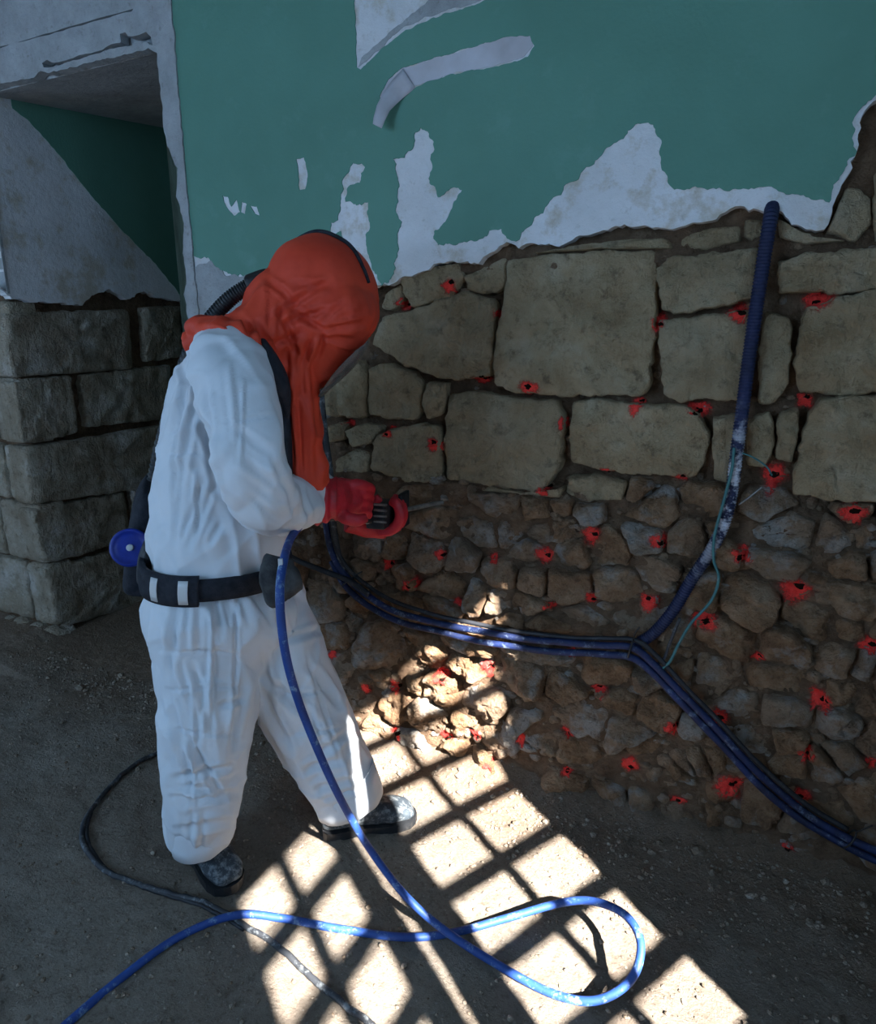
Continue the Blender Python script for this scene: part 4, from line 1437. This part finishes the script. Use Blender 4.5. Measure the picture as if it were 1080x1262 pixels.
filt = mesh_obj('filter', *lathe([(0.040, -0.09), (0.048, -0.085), (0.049, -0.02), (0.053, -0.018), (0.053, -0.004), (0.050, 0.0), (0.045, 0.001), (0.043, -0.002), (0.030, -0.004), (0.014, -0.003)], c, ax), 'blue_plastic', person)
mesh_obj('filter_boss', *lathe([(0.0095, -0.006), (0.0095, 0.001), (0.007, 0.002), (0.004, 0.0025)], c, ax, 20), 'reflective_tape', filt)
V, N, Fc = remesh([loft(dense([(190, 668, 12, -0.71, 0.05), (187, 690, 16, -0.72, 0.055), (184, 712, 14, -0.72, 0.05)]), 20, 4)], 0.006, 2)
mesh_obj('filter_housing', V, Fc, 'black_rubber', blow)

# ---- breathing tube
tp = spline([aty(322, 347, -0.585), aty(305, 354, -0.60), aty(285, 367, -0.62), aty(266, 386, -0.635), aty(248, 410, -0.645), aty(232, 440, -0.64), aty(212, 500, -0.60), aty(196, 560, -0.57), aty(187, 605, -0.58)], 60)
mesh_obj('breathing_tube', *sweep(tp, lambda i: 0.0165 + (0.0028 if (i // 4) % 2 else 0.0), 16), 'black_rubber', person)
tp = spline([aty(332, 344, -0.57), aty(322, 347, -0.585), aty(306, 353, -0.60)], 6)
mesh_obj('tube_collar', *sweep(tp, lambda i: 0.026 if i not in (0, 12) else 0.022, 20), 'black_rubber', person)

# ---- hood: skull cap, gathered neck, cape over the shoulders and bib
HY = -0.50
hood_parts = [ell(396, 366, HY, 70, 73, 0.135, 0.0), ell(420, 385, HY, 46, 44, 0.12),
              loft(dense([(372, 350, 48, HY - .02, 0.125), (384, 400, 58, HY - 0.01, 0.128), (392, 430, 44, HY, 0.115), (392, 452, 26, HY, 0.09), (390, 470, 12, HY, 0.05)])),
              loft(dense([(385, 372, 62, -0.50, 0.13), (352, 395, 56, -0.54, 0.135), (318, 414, 37, -0.58, 0.150), (285, 419, 19, -0.605, 0.15), (258, 420, 13, -0.635, 0.125), (242, 423, 12, -0.655, 0.10), (232, 425, 11, -0.668, 0.085)])),
              loft(dense([(262, 408, 14, -0.66, 0.07), (290, 416, 16, -0.70, 0.07), (318, 432, 16, -0.70, 0.06), (334, 452, 12, -0.68, 0.05)])),
              loft(dense([(352, 400, 40, -0.53, 0.12), (362, 430, 30, -0.54, 0.11), (366, 462, 24, -0.55, 0.09), (368, 500, 23, -0.55, 0.075), (372, 540, 25, -0.54, 0.07), (377, 575, 25, -0.53, 0.065), (380, 594, 24, -0.52, 0.06)])),
              ]
V, N, Fc = remesh(hood_parts, 0.0060, 6)
HC = [(330, 395, 405, 345, 6, .010), (345, 400, 410, 380, 5, .010), (360, 385, 400, 405, 5, .009), (392, 405, 450, 400, 5, .008), (390, 412, 440, 420, 5, .008), (388, 400, 350, 370, 5, .010), (385, 415, 372, 450, 5, .012), (375, 410, 335, 425, 6, .010), (340, 372, 335, 420, 5, -.008),
      (320, 400, 328, 450, 6, .014), (300, 395, 320, 440, 6, .012), (280, 400, 310, 428, 5, .010), (250, 405, 300, 420, 5, .010), (352, 430, 362, 590, 5, .014), (378, 440, 385, 592, 5, -.010), (368, 480, 372, 590, 4, .010), (345, 385, 370, 440, 5, .010), (395, 398, 425, 372, 5, .008), (400, 410, 392, 440, 4, .010), (360, 350, 410, 352, 6, .006),
      (330, 345, 365, 372, 5, .008), (350, 365, 392, 392, 4, .009), (402, 402, 452, 388, 4, -.006)]
NV = []
for p, nn in zip(V, N):
    h = 0.006 * noise.noise(p * 14)
    x, y = project(p)
    k = max(0.0, min(1.0, (y - 355) / 50)) if x > 330 else 1.0
    rd_ = 1 - abs(noise.noise(Vector((p.x * 16, p.y * 16, p.z * 9))))
    h += k * 0.010 * max(0.0, rd_ - 0.7) / 0.3
    if nn.dot(FW) < 0.2:
        for x0, y0, x1, y1, wd, dp in HC:
            ex, ey = x1 - x0, y1 - y0
            t = max(0.0, min(1.0, ((x - x0) * ex + (y - y0) * ey) / (ex * ex + ey * ey)))
            dq = math.hypot(x - x0 - ex * t, y - y0 - ey * t) / (wd * 0.8)
            if dq < 2.5:
                fade = min(1.0, 4 * t * (1 - t) + 0.25)
                h -= dp * 0.8 * fade * math.exp(-dq * dq) - dp * 0.4 * fade * math.exp(-(dq - 1.6) ** 2 * 2)
    NV.append(p + nn * h)
hood = mesh_obj('hood', NV, Fc, 'orange_hood_fabric', person)
# black seam over the crown
sp = spline([aty(320, 354, HY - .01), aty(326, 330, HY), aty(342, 306, HY), aty(366, 291.5, HY), aty(394, 289, HY), aty(424, 297, HY), aty(449, 318, HY), aty(464, 345, HY)], 10)
hb = BVHTree.FromPolygons(NV, Fc)
sp = [(lambda r: r[0] + r[1] * 0.003)(hb.find_nearest(q)) for q in sp]
mesh_obj('crown_seam', *sweep(sp, lambda i: 0.0095 * (1 - 0.6 * i / 70), 10), 'black_webbing', hood)
# black collar panels under the hood
V, N, Fc = remesh([loft(dense([(324, 420, 4, -0.71, 0.02), (334, 442, 9, -0.715, 0.03), (343, 466, 12, -0.70, 0.04), (350, 488, 8, -0.67, 0.04), (353, 505, 4, -0.65, 0.04)]), 20)], 0.005, 3)
mesh_obj('collar_panel', V, Fc, 'black_webbing', hood)
V, N, Fc = remesh([loft(dense([(352, 500, 6, -0.60, 0.04), (353, 540, 7, -0.60, 0.05), (354, 590, 8, -0.58, 0.05)]), 20)], 0.005, 3)
mesh_obj('apron_edge', V, Fc, 'black_webbing', hood)
# visor: curved clear film in front of the face
V, Fc = [], []
edge_in = [(452, 420), (436, 428), (420, 440), (406, 456), (396, 474), (390, 488)]
edge_out = [(456, 422), (448, 437), (437, 452), (424, 465), (410, 477), (396, 490)]
for (ax_, ay_), (bx_, by_) in zip(spline_n(edge_in, 4), spline_n(edge_out, 4)):
    for j in range(9):
        t = j / 8
        yy = HY - 0.075 + 0.15 * t
        s = 1 - (2 * t - 1) ** 2
        V.append(aty(ax_ + (bx_ - ax_) * (0.35 + 0.65 * s), ay_ + (by_ - ay_) * (0.35 + 0.65 * s), yy))
m_ = len(V) // 9
Fc = [(i * 9 + j, i * 9 + j + 1, (i + 1) * 9 + j + 1, (i + 1) * 9 + j) for i in range(m_ - 1) for j in range(8)]
solid(mesh_obj('visor', V, Fc, 'visor_film', hood), 0.001)
# the face behind it: chin and nose low inside the hood
fy = HY + 0.005
V, N, Fc = remesh([ell(408, 412, fy, 34, 44, 0.07, 0.35), ell(428, 446, fy, 9, 8, 0.018), ell(402, 452, fy, 16, 13, 0.045), ell(418, 458, fy, 8, 5, 0.028)], 0.005, 3)
mesh_obj('face', V, Fc, 'skin', person)

# ---- gloves
gR = [loft(dense([(376, 618, 27, -0.515, 0.055), (392, 617, 29, -0.485, 0.058), (408, 614, 25, -0.45, 0.052), (422, 613, 24, -0.41, 0.046), (434, 613, 22, -0.385, 0.040), (440, 613, 17, -0.37, 0.030)]))]
for i in range(4):
    y0 = 597 + i * 10.2
    gR.append(loft(dense([(424, y0 + 1, 6.6, -0.42, 0.014), (440, y0, 6.6, -0.39, 0.0145), (452 - i, y0 + 2, 6.4, -0.36, 0.014), (457 - i * 1.2, y0 + 6, 6.0, -0.325, 0.0132), (455 - i * 1.2, y0 + 10, 5.6, -0.295, 0.0125), (449 - i, y0 + 12, 5.0, -0.285, 0.0115)], 5), 16))
gR.append(loft(dense([(412, 630, 8, -0.46, 0.016), (426, 638, 8, -0.455, 0.017), (440, 641, 7.5, -0.435, 0.016), (451, 638, 6.5, -0.41, 0.014)], 5), 16))
V, N, Fc = remesh(gR, 0.0034, 3)
NV = []
for p, nn in zip(V, N):
    x, y = project(p)
    h = 0.003 * noise.noise(p * 35) + (0.003 * math.sin(x * 0.55) if x < 415 else 0)
    NV.append(p + nn * h)
glove = mesh_obj('glove', NV, Fc, 'red_glove_rubber', person)
gL = [loft(dense([(430, 640, 16, -0.26, 0.045), (448, 648, 13, -0.235, 0.042), (464, 653, 11, -0.215, 0.040), (476, 655, 9, -0.205, 0.036)]))]
for i in range(4):
    Y = -0.245 + i * 0.026
    k = i * 1.2
    gL.append(loft(dense([(468 + k, 654 - k, 8, Y, 0.0135), (482 + k, 653 - k, 7.5, Y, 0.0135), (491 + k, 645 - k, 7.2, Y, 0.013), (493 + k, 632 - k, 6.8, Y, 0.0125), (489 + k, 621 - k, 6.2, Y, 0.0115), (481 + k, 617 - k, 5.2, Y, 0.0105)], 5), 16))
gL.append(loft(dense([(444, 642, 7, -0.28, 0.014), (452, 630, 7, -0.285, 0.014), (461, 620, 6.5, -0.285, 0.013), (469, 613, 5.5, -0.28, 0.011)], 5), 16))
V, N, Fc = remesh(gL, 0.0038, 3)
mesh_obj('glove', [p + nn * 0.0025 * noise.noise(p * 35) for p, nn in zip(V, N)], Fc, 'red_glove_rubber', person)

# ---- boots
def boot(heel, toe, zb, name='boot'):
    h, t = Vector(heel), Vector(toe)
    d = (t - h)
    d.z = 0
    L_ = d.length
    d.normalize()
    s = Vector((-d.y, d.x, 0))
    prof = [(0.00, .030, .070, .012), (0.04, .038, .135, .0), (0.12, .041, .150, .0), (0.25, .042, .150, .0), (0.38, .042, .125, .0), (0.52, .044, .100, .0), (0.66, .048, .086, .0), (0.80, .050, .076, .0), (0.91, .044, .062, .002), (0.97, .032, .046, .004), (1.0, .015, .030, .010)]
    V, Fc = [], []
    n = 24
    for f_, w_, top_, bot in prof:
        for k in range(n):
            a_ = 2 * math.pi * k / n
            y = math.copysign(abs(math.cos(a_)) ** 0.8, math.cos(a_)) * w_
            zc, zr = (top_ + bot + 0.02) / 2, (top_ - bot - 0.02) / 2
            z = zc + zr * math.copysign(abs(math.sin(a_)) ** 0.75, math.sin(a_))
            V.append(h + d * (f_ * L_) + s * y + Vector((0, 0, z + zb)))
    for j in range(len(prof) - 1):
        for k in range(n):
            k2 = (k + 1) % n
            Fc.append((j * n + k, j * n + k2, (j + 1) * n + k2, (j + 1) * n + k))
    Fc.append(tuple(range(n))[::-1])
    Fc.append(tuple((len(prof) - 1) * n + k for k in range(n)))
    V2_, N2_, F2_ = remesh([(V, Fc)], 0.006, 3)
    b = mesh_obj(name, [p + nn * 0.003 * noise.noise(p * 30) for p, nn in zip(V2_, N2_)], F2_, 'boot_leather', person)
    # sole
    V, Fc = [], []
    out = [(0.0, .026), (0.03, .036), (0.12, .043), (0.30, .041), (0.45, .042), (0.65, .050), (0.80, .053), (0.92, .046), (0.99, .028), (1.02, .010)]
    ring = [(f_, w_) for f_, w_ in out] + [(f_, -w_) for f_, w_ in out[::-1]]
    for z0 in (0.0, 0.026):
        for f_, w_ in ring:
            V.append(h + d * (f_ * L_) + s * w_ + Vector((0, 0, zb + z0 + (0.010 if 0.3 < f_ < 0.5 and z0 == 0 else 0))))
    m_ = len(ring)
    Fc = [tuple(range(m_))[::-1], tuple(range(m_, 2 * m_))] + [(k, (k + 1) % m_, m_ + (k + 1) % m_, m_ + k) for k in range(m_)]
    mesh_obj('sole', V, Fc, 'black_rubber', b, False)
    for k, f_ in enumerate((0.40, 0.47, 0.54)):
        c0 = h + d * (f_ * L_) + Vector((0, 0, zb + 0.128 - 0.02 * k))
        mesh_obj('lace', *sweep([c0 - s * 0.022, c0 + s * 0.022 + d * 0.006], 0.0025, 6), 'black_webbing', b)


boot(atz(232, 1040, 0.0), atz(289, 1101, 0.0), 0.006)
boot(atz(398, 1030, 0.0), atz(511, 1010, 0.0), 0.006)

# ------------------------------------------------------------------ the tool in the gloves
tc = aty(468, 634, -0.255)
tool = empty('spray_gun', tc)
tag(tool, 'black spray gun held in red gloves against the stone wall', 'tool')
YAW = 0.15


def tbox(nm, px, py, Y, half, mat, bev=0.004, par=tool):
    return oriented_box(nm, aty(px, py, Y), half, YAW, 0.0, mat, par, bev)


body = tbox('body', 469, 633, -0.255, (0.030, 0.045, 0.038), 'black_rubber', 0.008)
for k in range(4):
    tbox('rib', 469, 622 + k * 7, -0.303, (0.020, 0.004, 0.0032), 'dull_metal', 0.001, body)
tbox('grip_plate', 498, 628, -0.165, (0.006, 0.035, 0.055), 'black_rubber', 0.003)
mesh_obj('trigger_knob', *lathe([(0.006, -0.02), (0.011, -0.014), (0.012, 0.0), (0.009, 0.008), (0.004, 0.011)], aty(452, 641, -0.31), Vector((-0.3, -1, 0.1)), 18), 'lime_splash', tool)
mesh_obj('lance', *sweep(spline([aty(474, 631, -0.22), aty(500, 628, -0.15), aty(535, 621, -0.06), aty(546, 619, -0.035)], 8), 0.008, 12), 'dull_metal', tool)
mesh_obj('hose_fitting', *sweep(spline([aty(402, 637, -0.445), aty(420, 637, -0.41), aty(440, 640, -0.36), aty(458, 640, -0.29)], 8), lambda i: 0.0125 if i % 6 else 0.0145, 14), 'black_rubber', tool)
